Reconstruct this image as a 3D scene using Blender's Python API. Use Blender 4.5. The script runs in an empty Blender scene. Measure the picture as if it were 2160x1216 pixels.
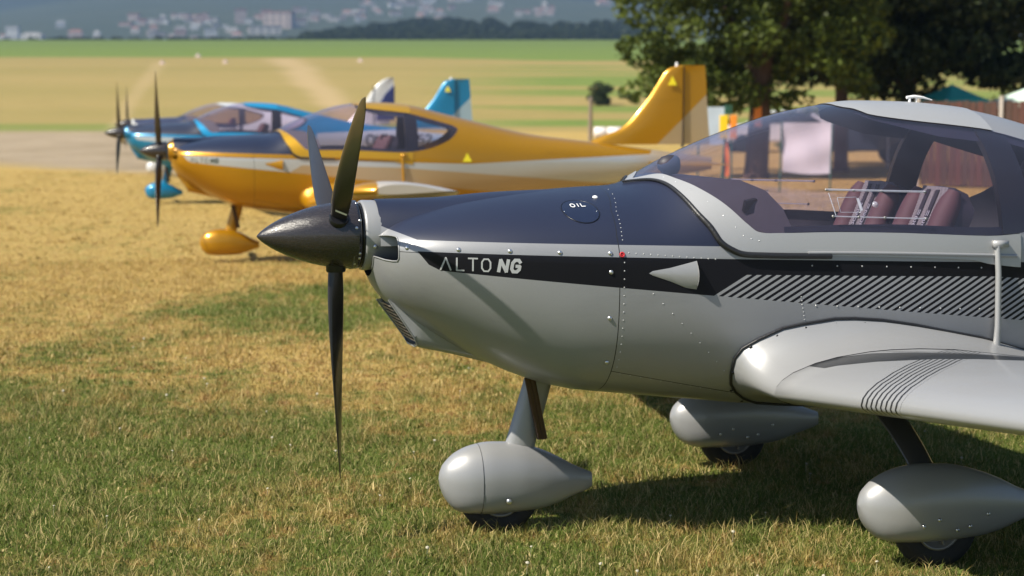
import bpy, bmesh, math, random
import numpy as np
from mathutils import Vector, Matrix
R = math.radians
random.seed(7); rng = np.random.default_rng(7)
SC = bpy.context.scene
COL = SC.collection

# ------------------------------------------------------------------ camera, world, sun, exposure
cam = bpy.data.cameras.new('camera'); camo = bpy.data.objects.new('camera', cam); COL.objects.link(camo)
camo.location = (0, 0, 1.64); camo.rotation_euler = (R(90) - math.atan(390 / 3855), 0, 0)
cam.sensor_width = 36; cam.lens = 64.25; cam.clip_end = 30000; cam.clip_start = .1
cam.dof.use_dof = True; cam.dof.focus_distance = 6.6; cam.dof.aperture_fstop = 3.3
SC.camera = camo
SUN = Vector((2.81, 1.83, -3.68)).normalized()          # the way the light travels
EL = math.asin(-SUN.z); RO = math.atan2(-SUN.x, -SUN.y)
wd = bpy.data.worlds.new('World'); SC.world = wd; wd.use_nodes = True
wn = wd.node_tree.nodes; wl = wd.node_tree.links
bg = wn['Background']; sky = wn.new('ShaderNodeTexSky'); sky.sky_type = 'NISHITA'; sky.sun_disc = False
sky.sun_elevation = EL; sky.sun_rotation = RO; sky.altitude = 300; sky.air_density = 1.0; sky.dust_density = .7
wl.new(sky.outputs[0], bg.inputs[0]); bg.inputs[1].default_value = 0.062
sl = bpy.data.lights.new('sun', 'SUN'); sl.energy = 5.0; sl.angle = R(.6); sl.color = (1, .93, .80)
so = bpy.data.objects.new('sun', sl); COL.objects.link(so); so.rotation_euler = SUN.to_track_quat('-Z', 'Y').to_euler(); so.location = (-8, -6, 12)
SC.view_settings.view_transform = 'Standard'; SC.view_settings.look = 'None'; SC.view_settings.exposure = 0.82
SC.view_settings.gamma = 1; SC.view_settings.use_curve_mapping = False
SC.render.engine = 'CYCLES'
try:
    SC.cycles.use_denoising = True; SC.cycles.volume_bounces = 0; SC.cycles.max_bounces = 8; SC.cycles.transparent_max_bounces = 16
except Exception: pass

# ------------------------------------------------------------------ node expression helper
class X:
    def __init__(s, nt, v): s.nt = nt; s.v = v
    def _op(s, op, *a, clamp=False):
        n = s.nt.nodes.new('ShaderNodeMath'); n.operation = op; n.use_clamp = clamp
        for i, q in enumerate((s,) + a):
            q = q.v if isinstance(q, X) else q
            if isinstance(q, (int, float)): n.inputs[i].default_value = q
            else: s.nt.links.new(q, n.inputs[i])
        return X(s.nt, n.outputs[0])
    def __add__(s, o): return s._op('ADD', o)
    def __sub__(s, o): return s._op('SUBTRACT', o)
    def __mul__(s, o): return s._op('MULTIPLY', o)
    def __truediv__(s, o): return s._op('DIVIDE', o)
    def gt(s, o): return s._op('GREATER_THAN', o)
    def lt(s, o): return s._op('LESS_THAN', o)
    def mn(s, o): return s._op('MINIMUM', o)
    def mx(s, o): return s._op('MAXIMUM', o)
    def abs(s): return s._op('ABSOLUTE')
    def fract(s): return s._op('FRACT')
    def pw(s, o): return s._op('POWER', o)
    def step(s, a, b):      # smooth 0..1 between a and b
        n = s.nt.nodes.new('ShaderNodeMapRange'); n.interpolation_type = 'SMOOTHSTEP'
        s.nt.links.new(s.v, n.inputs[0]); n.inputs[1].default_value = a; n.inputs[2].default_value = b
        return X(s.nt, n.outputs[0])

class Mt:
    """a Principled material being built"""
    def __init__(s, name, col=(.5, .5, .5), rough=.5, metal=0., coat=0., spec=.5, **k):
        s.m = bpy.data.materials.new(name); s.m.use_nodes = True; s.nt = s.m.node_tree
        s.b = s.nt.nodes['Principled BSDF']; s.set('Base Color', (*col, 1)); s.set('Roughness', rough); s.set('Metallic', metal)
        s.set('Coat Weight', coat); s.set('Specular IOR Level', spec)
        for a, v in k.items(): s.set(a.replace('_', ' '), v)
    def set(s, n, v):
        if isinstance(v, X): v = v.v
        if isinstance(v, (int, float, tuple)): s.b.inputs[n].default_value = v
        else: s.nt.links.new(v, s.b.inputs[n])
    def xyz(s, src='Object'):
        t = s.nt.nodes.new('ShaderNodeTexCoord'); q = s.nt.nodes.new('ShaderNodeSeparateXYZ')
        if src == 'World':
            t = s.nt.nodes.new('ShaderNodeNewGeometry'); s.co = t.outputs['Position']
        else: s.co = t.outputs[src]
        s.nt.links.new(s.co, q.inputs[0])
        return [X(s.nt, q.outputs[i]) for i in range(3)]
    def noise(s, scale, detail=3, rough=.55, vec=None, stretch=None, dist=0.):
        n = s.nt.nodes.new('ShaderNodeTexNoise'); n.inputs['Scale'].default_value = scale; n.inputs['Detail'].default_value = detail
        n.inputs['Roughness'].default_value = rough; n.inputs['Distortion'].default_value = dist
        v = vec if vec is not None else s.co
        if stretch:
            mp = s.nt.nodes.new('ShaderNodeMapping'); mp.inputs['Scale'].default_value = stretch; s.nt.links.new(v, mp.inputs[0]); v = mp.outputs[0]
        s.nt.links.new(v, n.inputs['Vector'])
        return X(s.nt, n.outputs[0])
    def col(s, c):
        if isinstance(c, X): return c.v
        return c if not isinstance(c, tuple) else (c if len(c) == 4 else (*c, 1))
    def mix(s, f, a, b, blend='MIX'):
        n = s.nt.nodes.new('ShaderNodeMix'); n.data_type = 'RGBA'; n.blend_type = blend
        for i, q in ((0, f), (6, a), (7, b)):
            q = q.v if isinstance(q, X) else q
            if isinstance(q, (int, float)): n.inputs[i].default_value = q
            elif isinstance(q, tuple): n.inputs[i].default_value = q if len(q) == 4 else (*q, 1)
            else: s.nt.links.new(q, n.inputs[i])
        return n.outputs[2]
    def bump(s, h, strength=.3, dist=.01):
        n = s.nt.nodes.new('ShaderNodeBump'); n.inputs['Strength'].default_value = strength; n.inputs['Distance'].default_value = dist
        s.nt.links.new(h.v if isinstance(h, X) else h, n.inputs['Height']); s.nt.links.new(n.outputs[0], s.b.inputs['Normal'])
    def attr(s, name):
        n = s.nt.nodes.new('ShaderNodeAttribute'); n.attribute_name = name; return X(s.nt, n.outputs['Fac'])
    def lining(s, col=(.012, .012, .016)):
        """dark lining on the inside (back) of a shell"""
        g = s.nt.nodes.new('ShaderNodeNewGeometry'); d = s.nt.nodes.new('ShaderNodeBsdfPrincipled')
        d.inputs['Base Color'].default_value = (*col, 1); d.inputs['Roughness'].default_value = .7
        mx = s.nt.nodes.new('ShaderNodeMixShader'); s.nt.links.new(g.outputs['Backfacing'], mx.inputs[0])
        s.nt.links.new(s.b.outputs[0], mx.inputs[1]); s.nt.links.new(d.outputs[0], mx.inputs[2])
        s.nt.links.new(mx.outputs[0], s.nt.nodes['Material Output'].inputs[0])

_mc = {}
def plain(name, col, rough=.5, metal=0., coat=0., nz=0.08, scale=30, bump=0.):
    """plain material with a little grain"""
    if name in _mc: return _mc[name]
    m = Mt(name, col, rough, metal, coat); m.xyz()
    n = m.noise(scale, 4)
    d = tuple(c * (1 - nz * 2) for c in col); l = tuple(min(1, c * (1 + nz * 2)) for c in col)
    m.set('Base Color', m.mix(n, d, l))
    if bump: m.bump(n, bump, .01)
    _mc[name] = m.m; return m.m

# ------------------------------------------------------------------ mesh helpers
def link(name, me, mat=None, parent=None, label=None, cat=None, group=None, kind=None):
    o = bpy.data.objects.new(name, me); COL.objects.link(o)
    if mat is not None and me is not None: me.materials.append(mat)
    if parent is not None: o.parent = parent
    for k, v in (('label', label), ('category', cat), ('group', group), ('kind', kind)):
        if v: o[k] = v
    return o
def mesh(name, vs, fs, smooth=True, merge=0.):
    me = bpy.data.meshes.new(name); me.from_pydata([tuple(v) for v in vs], [], fs)
    if merge:
        bm = bmesh.new(); bm.from_mesh(me); bmesh.ops.remove_doubles(bm, verts=bm.verts, dist=merge); bm.to_mesh(me); bm.free()
    if smooth: me.polygons.foreach_set('use_smooth', [True] * len(me.polygons))
    me.update(); return me
def thing(name, label, cat, loc=(0, 0, 0), rz=0, group=None):
    o = bpy.data.objects.new(name, None); COL.objects.link(o); o.location = loc; o.rotation_euler = (0, 0, rz); o.empty_display_size = .2
    o['label'] = label; o['category'] = cat
    if group: o['group'] = group
    return o
class G:
    """collects geometry"""
    def __init__(s): s.v = []; s.f = []
    def grid(s, rows, flip=False, closeu=False):
        b = len(s.v); n = len(rows[0])
        for r in rows: s.v += [tuple(p) for p in r]
        for i in range(len(rows) - 1):
            for j in range(n if closeu else n - 1):
                k = (j + 1) % n
                q = (b + i * n + j, b + i * n + k, b + (i + 1) * n + k, b + (i + 1) * n + j)
                s.f.append(q[::-1] if flip else q)
    def cap(s, pts, flip=False):
        b = len(s.v); s.v += [tuple(p) for p in pts]; q = tuple(range(b, b + len(pts))); s.f.append(q[::-1] if flip else q)
    def box(s, c, d, rot=None):
        b = len(s.v); M = rot if rot is not None else Matrix.Identity(3)
        for x in (-1, 1):
            for y in (-1, 1):
                for z in (-1, 1):
                    s.v.append(tuple(Vector(c) + M @ Vector((x * d[0] / 2, y * d[1] / 2, z * d[2] / 2))))
        for q in ((0, 1, 3, 2), (4, 6, 7, 5), (0, 4, 5, 1), (2, 3, 7, 6), (0, 2, 6, 4), (1, 5, 7, 3)): s.f.append(tuple(b + i for i in q))
    def tube(s, pts, rad, n=8, cap=True):
        pts = [Vector(p) for p in pts]; rows = []
        u = None
        for i, p in enumerate(pts):
            t = (pts[min(i + 1, len(pts) - 1)] - pts[max(i - 1, 0)]).normalized()
            if u is None: u = t.orthogonal().normalized()
            u = (u - t * u.dot(t)).normalized(); w = t.cross(u)
            r = rad[i] if isinstance(rad, (list, tuple)) else rad
            rows.append([p + (u * math.cos(2 * math.pi * k / n) + w * math.sin(2 * math.pi * k / n)) * r for k in range(n)])
        s.grid(rows, closeu=True)
        if cap: s.cap(rows[0], True); s.cap(rows[-1])
    def dome(s, p, nrm, r, n=8):
        nrm = Vector(nrm).normalized(); u = nrm.orthogonal().normalized(); w = nrm.cross(u); p = Vector(p)
        rows = [[p + (u * math.cos(2 * math.pi * k / n) + w * math.sin(2 * math.pi * k / n)) * r * c + nrm * r * h for k in range(n)] for c, h in ((1, 0), (.8, .35), (.35, .55))]
        s.grid(rows, closeu=True); s.cap(rows[-1])
    def lathe(s, prof, c=(0, 0, 0), axis='x', n=32):
        rows = []
        for a, r in prof:
            row = []
            for k in range(n):
                q = 2 * math.pi * k / n; y, z = r * math.cos(q), r * math.sin(q)
                row.append((c[0] + a, c[1] + y, c[2] + z) if axis == 'x' else (c[0] + z, c[1] + a, c[2] + y) if axis == 'y' else (c[0] + y, c[1] + z, c[2] + a))
            rows.append(row)
        s.grid(rows, closeu=True, flip=True)
    def extr(s, poly, y0, y1):
        """side profile (x,z) extruded from y0 to y1"""
        a = [(x, y0, z) for x, z in poly]; b = [(x, y1, z) for x, z in poly]
        s.grid([a + [a[0]], b + [b[0]]]); s.cap(a, True); s.cap(b)
    def mesh(s, name, smooth=True, merge=0.): return mesh(name, s.v, s.f, smooth, merge)
def autosmooth(me, deg=40):
    bm = bmesh.new(); bm.from_mesh(me); bmesh.ops.recalc_face_normals(bm, faces=bm.faces)
    c = math.cos(R(deg))
    for e in bm.edges:
        if len(e.link_faces) == 2 and e.link_faces[0].normal.dot(e.link_faces[1].normal) < c: e.smooth = False
    bm.to_mesh(me); bm.free(); return me
def bevel(me, w, seg=2):
    bm = bmesh.new(); bm.from_mesh(me); bmesh.ops.remove_doubles(bm, verts=bm.verts, dist=1e-5); bmesh.ops.recalc_face_normals(bm, faces=bm.faces)
    es = [e for e in bm.edges if len(e.link_faces) == 2 and e.link_faces[0].normal.dot(e.link_faces[1].normal) < .8]
    bmesh.ops.bevel(bm, geom=es, offset=w, segments=seg, affect='EDGES', profile=.6, clamp_overlap=True)
    bm.to_mesh(me); bm.free(); return me
def pchip(P):
    xs = [float(p[0]) for p in P]; ys = [float(p[1]) for p in P]; n = len(xs)
    h = [xs[i + 1] - xs[i] for i in range(n - 1)]; d = [(ys[i + 1] - ys[i]) / h[i] for i in range(n - 1)]; m = [0.] * n
    m[0] = d[0]; m[-1] = d[-1]
    for i in range(1, n - 1):
        if d[i - 1] * d[i] > 0:
            w1 = 2 * h[i] + h[i - 1]; w2 = h[i] + 2 * h[i - 1]; m[i] = (w1 + w2) / (w1 / d[i - 1] + w2 / d[i])
    def f(x):
        x = min(max(x, xs[0]), xs[-1]); i = 0
        while i < n - 2 and x > xs[i + 1]: i += 1
        t = (x - xs[i]) / h[i]; a = 1 - t
        return ys[i] * (1 + 2 * t) * a * a + m[i] * h[i] * t * a * a + ys[i + 1] * t * t * (3 - 2 * t) - m[i + 1] * h[i] * t * t * a
    return f
def lerp(a, b, t): return a + (b - a) * t
def lin(a, b, n): return [a + (b - a) * i / (n - 1) for i in range(n)]

# ------------------------------------------------------------------ the land
def terr(x, y):
    if y < 105: z = 0.
    elif y < 900: z = .0406 * (y - 105) * min(1, (y - 105) / 60 + .25)
    elif y < 2500: z = 32.3 + (y - 900) * .0325
    elif y < 4000: z = 84.3 + (y - 2500) * .074
    else: z = 195.3 + (y - 4000) * .24 + max(0, y - 6500) * .1
    if y > 2300:
        k = min(1, (y - 2300) / 1500)
        z += k * (38 * math.sin(x * .0011 + 1.3) + 22 * math.sin(x * .0031 + y * .0009) + 12 * math.sin(x * .0071 + y * .002))
        if y > 4000: z += min(1, (y - 4000) / 1500) * (110 * math.sin(x * .0016 + y * .0011 + 2) + 60 * math.sin(x * .0041 - y * .0013) + 30 * math.sin(x * .009 + y * .004))
    return z
F0 = 3855.; P0 = math.atan(390 / F0)
def rayd(u, v):
    fw = Vector((0, math.cos(P0), -math.sin(P0))); up = Vector((0, math.sin(P0), math.cos(P0)))
    return (fw * F0 + Vector((1, 0, 0)) * (u - 1080) + up * (608 - v)).normalized()
def at(u, v, d):
    """the point of the place that the picture shows at (u,v), d metres ahead"""
    r = rayd(u, v); return Vector((0, 0, 1.64)) + r * (d / r.y)
def on_terr(u, v, d0=300, d1=7000):
    d = d0
    while d < d1:
        p = at(u, v, d)
        if p.z <= terr(p.x, p.y): return p
        d *= 1.01
    return at(u, v, d1)

def ground_colour(m, blades=False):
    x, y, z = m.xyz('World')
    big = m.noise(.55, 5, .6, stretch=(1, .55, 1)); mid = m.noise(2.6, 4, .6); fine = m.noise(26, 5, .7); tiny = m.noise(120, 3, .7); clm = m.noise(8.5, 3, .65)
    straw = m.mix(mid, (.39, .260, .066), (.64, .465, .165)); straw = m.mix(clm.step(.50, .33), straw, (.30, .165, .055)); straw = m.mix(fine.step(.25, .55), m.mix(.45, straw, (.17, .10, .035)), straw)
    green = m.mix(mid, (.085, .130, .018), (.20, .245, .040)); green = m.mix(fine, m.mix(.6, green, (.03, .045, .01)), green)
    # greener near the camera and in patches, straw beyond
    near = (y * -1 + 11.6) / 3.2
    near = near._op('ADD', 0, clamp=True)
    px = ((x + 1.75) / 1.25); py = ((y - 14.8) / 2.0); patch = (px * px + py * py).step(1.3, .1)
    g = (big - .5) * 3.2 + near * .72 + patch * 1.0 + (mid - .5) * 1.8 + (clm - .5) * 2.6 + (y.step(17, 11)) * .16 - .02
    g = g + (y.step(13, 24) * -.22)
    g = g.step(.0, .9)
    col = m.mix(g, straw, green)
    if blades:
        rnd = m.attr('rnd'); col = m.mix((rnd - .55) * 1.7 * (rnd.gt(.55)), col, (.66, .50, .24)); col = m.mix((rnd * -1 + .34).mx(0) * 2.6, col, m.mix(g, (.16, .15, .035), (.075, .12, .018)))
        return col, x, y, z, tiny
    # bare track
    yc = (x * -1 + 6) * 2.2 + 29; hw = (x * -1 + 6)._op('MAXIMUM', -1.5) * 1.0 + 4.2
    wob = (big - .5) * 5
    d = ((y + wob * .6 - yc).abs() / hw); trk = d.step(1.08, .85) * y.gt(20) * (mid * 1.0 + .45)._op('ADD', 0, clamp=True)
    streak = m.noise(.8, 6, .7, stretch=(.35, 2.2, 1)).step(.32, .68)
    col = m.mix(trk, col, m.mix(streak, (.20, .155, .095), (.50, .40, .29)))
    # far fields: stripes on the rising slope
    sb = m.noise(.02, 3, .6, stretch=(.35, 1.6, 1)); sn = m.noise(.35, 5, .7)
    tan = m.mix(sn, (.22, .175, .050), (.40, .30, .11)); tan2 = m.mix(sb, (.20, .19, .045), (.45, .31, .135))
    tan = m.mix(.6, tan, tan2)
    grn = m.mix(sn, (.12, .175, .035), (.20, .26, .055))
    right = (x + 8 + (sb - .5) * 40).step(-14, 14)
    right = (x / y + .02 + (sb - .5) * .08).step(-.05, .06)
    wave = (y * .0042 + x * .0006 + sb * 1.4); wv = ((wave * 3.1).fract() - .5).abs() * 2
    gmask = right * (wv + (sb - .5) * .6).step(.32, .78)
    gmask = gmask.mx((y - 372 + (sb - .5) * 14 + right * 40).step(-6, 8) * y.lt(905))
    line = ((y - 112).abs()).step(9, 5) * .75 * x.lt(-6)
    farc = m.mix(gmask.mx(line * (sn + .5)._op('ADD', 0, clamp=True)), tan, grn)
    # mown track going up the slope
    tx = ((x - 6.6) / y + .1419 + (sb - .5) * .02 + (sn - .5) * .01); trk2 = (tx.abs()).step(.016, .001) * y.step(118, 135) * y.step(372, 350) * .6
    tx2 = ((x + 4.6) / y + .1766 + (sn - .5) * .008); trk2 = trk2.mx(tx2.abs().step(.007, .001) * .3 * y.gt(110) * y.lt(320))
    farc = m.mix(trk2, farc, (.50, .36, .20))
    f = (y + wob).step(98, 112)
    col = m.mix(f, col, farc)
    town = m.mix(m.noise(.006, 5, .7), (.035, .055, .022), (.10, .105, .05))
    col = m.mix((y - 1500).step(-500, 100), col, town)
    hill = m.mix(m.noise(.0022, 6, .65), (.018, .030, .014), (.055, .065, .03))
    col = m.mix((y - 3900).step(-300, 200), col, hill)
    return col, x, y, z, (fine + tiny * .5)

gm = Mt('meadow ground', rough=.95, spec=.15)
c, gx, gy, gz, gh = ground_colour(gm); gm.set('Base Color', c); gm.bump(gh, .9, .035)
ys = [-30, -10, 0, 3, 6, 10, 15, 20, 30, 40, 60, 80, 100, 105, 115, 130, 150, 165, 200, 260, 330, 420, 520, 650, 780, 900, 1100, 1400, 1800, 2300, 2500, 2700, 3000, 3300, 3600, 4000] + [4000 + 200 * i for i in range(1, 24)] + [9500, 11000]
rows = []
for y in ys:
    half = 60 + abs(y) * 1.15
    rows.append([(x, y, terr(x, y)) for x in lin(-half, half, 61)])
g = G(); g.grid(rows, flip=True)
me = g.mesh('ground'); ground = link('ground', me, gm.m, kind='structure')

# grass blades
def make_grass():
    V = []; Fc = []; RN = []
    def batch(n, y0, y1, h0, h1, w, pw=1.0):
        t = rng.random(n); y = y0 + (y1 - y0) * t ** pw; hw = y * .285 + .35
        x = (rng.random(n) * 2 - 1) * hw
        tn = int(n * .42); nt = max(10, n // 45); ti = rng.integers(0, nt, tn)
        ty = y0 + (y1 - y0) * rng.random(nt); tx = (rng.random(nt) * 2 - 1) * (ty * .285 + .35); th = .8 + 1.1 * rng.random(nt) ** 2; sr = .03 + .05 * rng.random(nt)
        x[:tn] = tx[ti] + rng.normal(size=tn) * sr[ti]; y[:tn] = ty[ti] + rng.normal(size=tn) * sr[ti]
        # clumping
        cl = np.sin(x * 5.1 + 3 * np.sin(y * 2.3)) * np.sin(y * 6.3 + 2 * np.sin(x * 3.7)) * .5 + .5
        h = (h0 + (h1 - h0) * rng.random(n) ** 2.2) * (.55 + .65 * cl); h[:tn] *= th[ti]
        a = rng.random(n) * 2 * np.pi; lean = (.25 + 1.1 * rng.random(n)) * h; b = rng.random(n) * 2 * np.pi
        ww = w * (.6 + .8 * rng.random(n))
        dx, dy = np.cos(a) * ww / 2, np.sin(a) * ww / 2; lx, ly = np.cos(b) * lean, np.sin(b) * lean
        z0 = np.full(n, -.004)
        p = np.stack([np.stack([x - dx, y - dy, z0], 1), np.stack([x + dx, y + dy, z0], 1),
                      np.stack([x + lx * .38 + dx * .8, y + ly * .38 + dy * .8, h * .62], 1), np.stack([x + lx * .38 - dx * .8, y + ly * .38 - dy * .8, h * .62], 1),
                      np.stack([x + lx, y + ly, h * (.75 + .3 * rng.random(n))], 1)], 1)
        V.append(p.reshape(-1, 3)); RN.append(np.repeat(rng.random(n), 5))
        return n
    N = batch(230000, 5.9, 10.5, .010, .058, .0028) + batch(170000, 10.5, 19, .012, .05, .0050) + batch(80000, 19, 44, .010, .038, .012) + batch(2600, 6, 14, .06, .13, .002) + batch(26000, 5.9, 13, .008, .028, .011)
    V = np.concatenate(V); RN = np.concatenate(RN); i0 = np.arange(N) * 5
    quads = np.stack([i0, i0 + 1, i0 + 2, i0 + 3], 1); tris = np.stack([i0 + 3, i0 + 2, i0 + 4], 1)
    me = bpy.data.meshes.new('grass'); me.vertices.add(len(V)); me.vertices.foreach_set('co', V.ravel().astype(np.float32))
    me.loops.add(N * 7); loops = np.concatenate([quads, tris], 1).ravel(); me.loops.foreach_set('vertex_index', loops.astype(np.int32))
    me.polygons.add(N * 2); st = np.empty(N * 2, np.int32); st[0::2] = np.arange(N) * 7; st[1::2] = np.arange(N) * 7 + 4
    me.polygons.foreach_set('loop_start', st); me.update(calc_edges=True); me.validate()
    at_ = me.attributes.new('rnd', 'FLOAT', 'POINT'); at_.data.foreach_set('value', RN.astype(np.float32))
    return me
g = G()
for i in range(70):
    y = 6.0 + 7 * rng.random(); x = (rng.random() * 2 - 1) * y * .27; h = .03 + .03 * rng.random(); r_ = .0045 + .004 * rng.random()
    g.tube([(x, y, -.005), (x + .004, y, h)], .0007, 3, False); g.dome((x + .004, y, h), (rng.random() - .5, rng.random() - .8, 1), r_, 6)
link('clover', g.mesh('clover'), plain('clover head', (.40, .37, .28), .8), label='small pale clover heads scattered in the near grass', kind='stuff')
gb = Mt('grass blades', rough=.7, spec=.25)
c, *_ = ground_colour(gb, True); gb.set('Base Color', c)
tr = gb.nt.nodes.new('ShaderNodeBsdfTranslucent'); gb.nt.links.new(c, tr.inputs[0]); mx = gb.nt.nodes.new('ShaderNodeMixShader'); mx.inputs[0].default_value = .28
gb.nt.links.new(gb.b.outputs[0], mx.inputs[1]); gb.nt.links.new(tr.outputs[0], mx.inputs[2]); gb.nt.links.new(mx.outputs[0], gb.nt.nodes['Material Output'].inputs[0])
link('grass', make_grass(), gb.m, label='short dry and green meadow grass under the aircraft', kind='stuff')

# ------------------------------------------------------------------ foliage
def leaves_mesh(name, pts, size, flat=.5):
    n = len(pts); u = rng.normal(size=(n, 3)); u /= np.linalg.norm(u, axis=1)[:, None]
    w = rng.normal(size=(n, 3)); w -= (w * u).sum(1)[:, None] * u; w /= np.linalg.norm(w, axis=1)[:, None]
    s = (size * (.6 + .8 * rng.random(n)))[:, None]
    V = np.stack([pts - u * s, pts + w * s * flat, pts + u * s, pts - w * s * flat], 1).reshape(-1, 3)
    me = bpy.data.meshes.new(name); me.vertices.add(n * 4); me.vertices.foreach_set('co', V.ravel().astype(np.float32))
    me.loops.add(n * 4); me.loops.foreach_set('vertex_index', np.arange(n * 4, dtype=np.int32)); me.polygons.add(n)
    me.polygons.foreach_set('loop_start', np.arange(n, dtype=np.int32) * 4); me.update(calc_edges=True)
    a = me.attributes.new('rnd', 'FLOAT', 'POINT'); a.data.foreach_set('value', np.repeat(rng.random(n), 4).astype(np.float32))
    return me
def leaf_mat(name, dark, light, tl=.3):
    m = Mt(name, rough=.55, spec=.3); m.xyz('World'); r = m.attr('rnd'); n = m.noise(.9, 3)
    c = m.mix((r * .6 + n * .5)._op('ADD', 0, clamp=True), dark, light); m.set('Base Color', c)
    t = m.nt.nodes.new('ShaderNodeBsdfTranslucent'); m.nt.links.new(c, t.inputs[0]); x = m.nt.nodes.new('ShaderNodeMixShader'); x.inputs[0].default_value = tl
    m.nt.links.new(m.b.outputs[0], x.inputs[1]); m.nt.links.new(t.outputs[0], x.inputs[2]); m.nt.links.new(x.outputs[0], m.nt.nodes['Material Output'].inputs[0])
    return m.m
def blob_pts(blobs, per, shell=.55):
    out = []
    for (c, r) in blobs:
        n = max(6, int(per * r[0] * r[1] * r[2] ** .5)); d = rng.normal(size=(n, 3)); d /= np.linalg.norm(d, axis=1)[:, None]
        k = (shell + (1 - shell) * rng.random(n)) ** .6; out.append(np.array(c) + d * k[:, None] * np.array(r))
    return np.concatenate(out)
M_leafA = leaf_mat('sun-toned leaves', (.015, .030, .006), (.135, .175, .025), .34)  # sunlight put into the leaf colour as brighter greens
M_leafB = leaf_mat('dark leaves', (.012, .022, .007), (.045, .062, .016), .2)  # shade of the right-hand trees put into the leaf colour; also dark bushes
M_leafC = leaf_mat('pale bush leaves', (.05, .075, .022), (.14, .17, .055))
bk = Mt('bark', rough=.9); bk.xyz('Object'); n_ = bk.noise(5, 6, .7, stretch=(3, 3, .6)); bk.set('Base Color', bk.mix(n_, (.035, .022, .016), (.16, .095, .065))); bk.bump(n_, .8, .05); M_bark = bk.m
def limb(g, p, d, L, r, depth, tips):
    pts = [Vector(p)]; rr = [r]; d = Vector(d).normalized()
    for i in range(5):
        d = (d + Vector((random.gauss(0, .12), random.gauss(0, .12), random.gauss(0, .06)))).normalized(); pts.append(pts[-1] + d * L / 5); rr.append(r * (1 - .5 * (i + 1) / 5))
    g.tube(pts, rr, 8, cap=False)
    if depth == 0: tips.append(pts[-1]); return
    for k in range(3):
        a = random.random() * 6.28; q = Vector((math.cos(a), math.sin(a), random.uniform(-.1, .7)))
        limb(g, pts[-1 - (k % 2)], d * .5 + q, L * .72, rr[-1] * .75, depth - 1, tips)
def tree(label, base, trunk_h, tr_r, dirs, blobs, per, size, mat, lean=(0, 0), name='broadleaf_tree', group='broadleaf trees behind the aircraft'):
    t = thing(name, label, 'tree', base, 0, group)
    g = G(); tips = []
    top = Vector((lean[0], lean[1], trunk_h)); g.tube([(0, 0, -.3), (0, 0, .2), top * .5, top], [tr_r * 1.5, tr_r * 1.1, tr_r, tr_r * .85], 12, False)
    for d, L in dirs: limb(g, top * random.uniform(.78, 1), d, L, tr_r * .6, 2, tips)
    link('trunk', g.mesh('trunk'), M_bark, t)
    B = [(c, r) for c, r in blobs] + [((p.x, p.y, p.z), (.7, .7, .55)) for p in tips]
    link('crown', leaves_mesh('crown', blob_pts(B, per), size), mat, t)
    return t
def rblobs(n, c, r, s, zmin=-9, seed=0):
    rd = random.Random(seed); o = []
    while len(o) < n:
        q = Vector((rd.uniform(-1, 1), rd.uniform(-1, 1), rd.uniform(-1, 1)))
        if q.length > 1: continue
        k = rd.uniform(.6, 1.3); p = (c[0] + q.x * r[0], c[1] + q.y * r[1], c[2] + q.z * r[2])
        if p[2] > zmin: o.append((p, (s * k, s * k, s * k * .6)))
    return o
# tree with the visible reddish trunk
tb = at(1596, 290, 40)
bA = rblobs(120, (-.1, 0, 4.6), (3.0, 2.6, 2.9), .62, 1.35, 3) + rblobs(16, (-2.0, -.3, 2.35), (.9, 1.2, .9), .42, 1.2, 5) + rblobs(14, (1.3, -.4, 2.2), (1.3, 1.2, .7), .4, 1.5, 6)
tree('sunlit broadleaf tree whose forked reddish trunk rises behind the silver canopy', (tb.x, 40, 0), 2.6, .24, [((-.8, 0, 1), 2.2), ((.7, .2, 1), 2.3), ((0, -.6, 1), 2.2), ((-.3, .5, 1.2), 2.4)], bA, 1000, .086, M_leafA, (.12, 0))
tb = at(1925, 290, 46)
bB = rblobs(150, (.3, 0, 5.1), (4.4, 3, 3.6), .8, 2.1, 11) + rblobs(20, (-2.0, -1, 2.6), (1.6, 1.2, .6), .45, 1.9, 12) + rblobs(18, (2.2, -1, 2.7), (1.6, 1.2, .5), .45, 2.1, 13)
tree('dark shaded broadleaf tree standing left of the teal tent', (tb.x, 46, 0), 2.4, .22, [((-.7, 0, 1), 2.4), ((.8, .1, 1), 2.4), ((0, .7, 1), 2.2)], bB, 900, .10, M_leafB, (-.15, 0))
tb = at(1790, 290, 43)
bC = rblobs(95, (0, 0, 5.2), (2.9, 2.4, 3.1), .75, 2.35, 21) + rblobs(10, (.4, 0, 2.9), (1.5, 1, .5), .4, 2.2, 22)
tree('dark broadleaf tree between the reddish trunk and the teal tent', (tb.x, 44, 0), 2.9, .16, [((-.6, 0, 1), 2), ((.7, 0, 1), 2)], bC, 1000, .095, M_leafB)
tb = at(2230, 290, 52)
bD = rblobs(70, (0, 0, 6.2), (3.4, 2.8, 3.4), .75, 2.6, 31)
tree('dark broadleaf tree at the right edge above the pale tent', (tb.x, 53, 0), 3.0, .2, [((-.6, 0, 1), 2), ((.7, 0, 1), 2)], bD, 850, .10, M_leafB)
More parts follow.
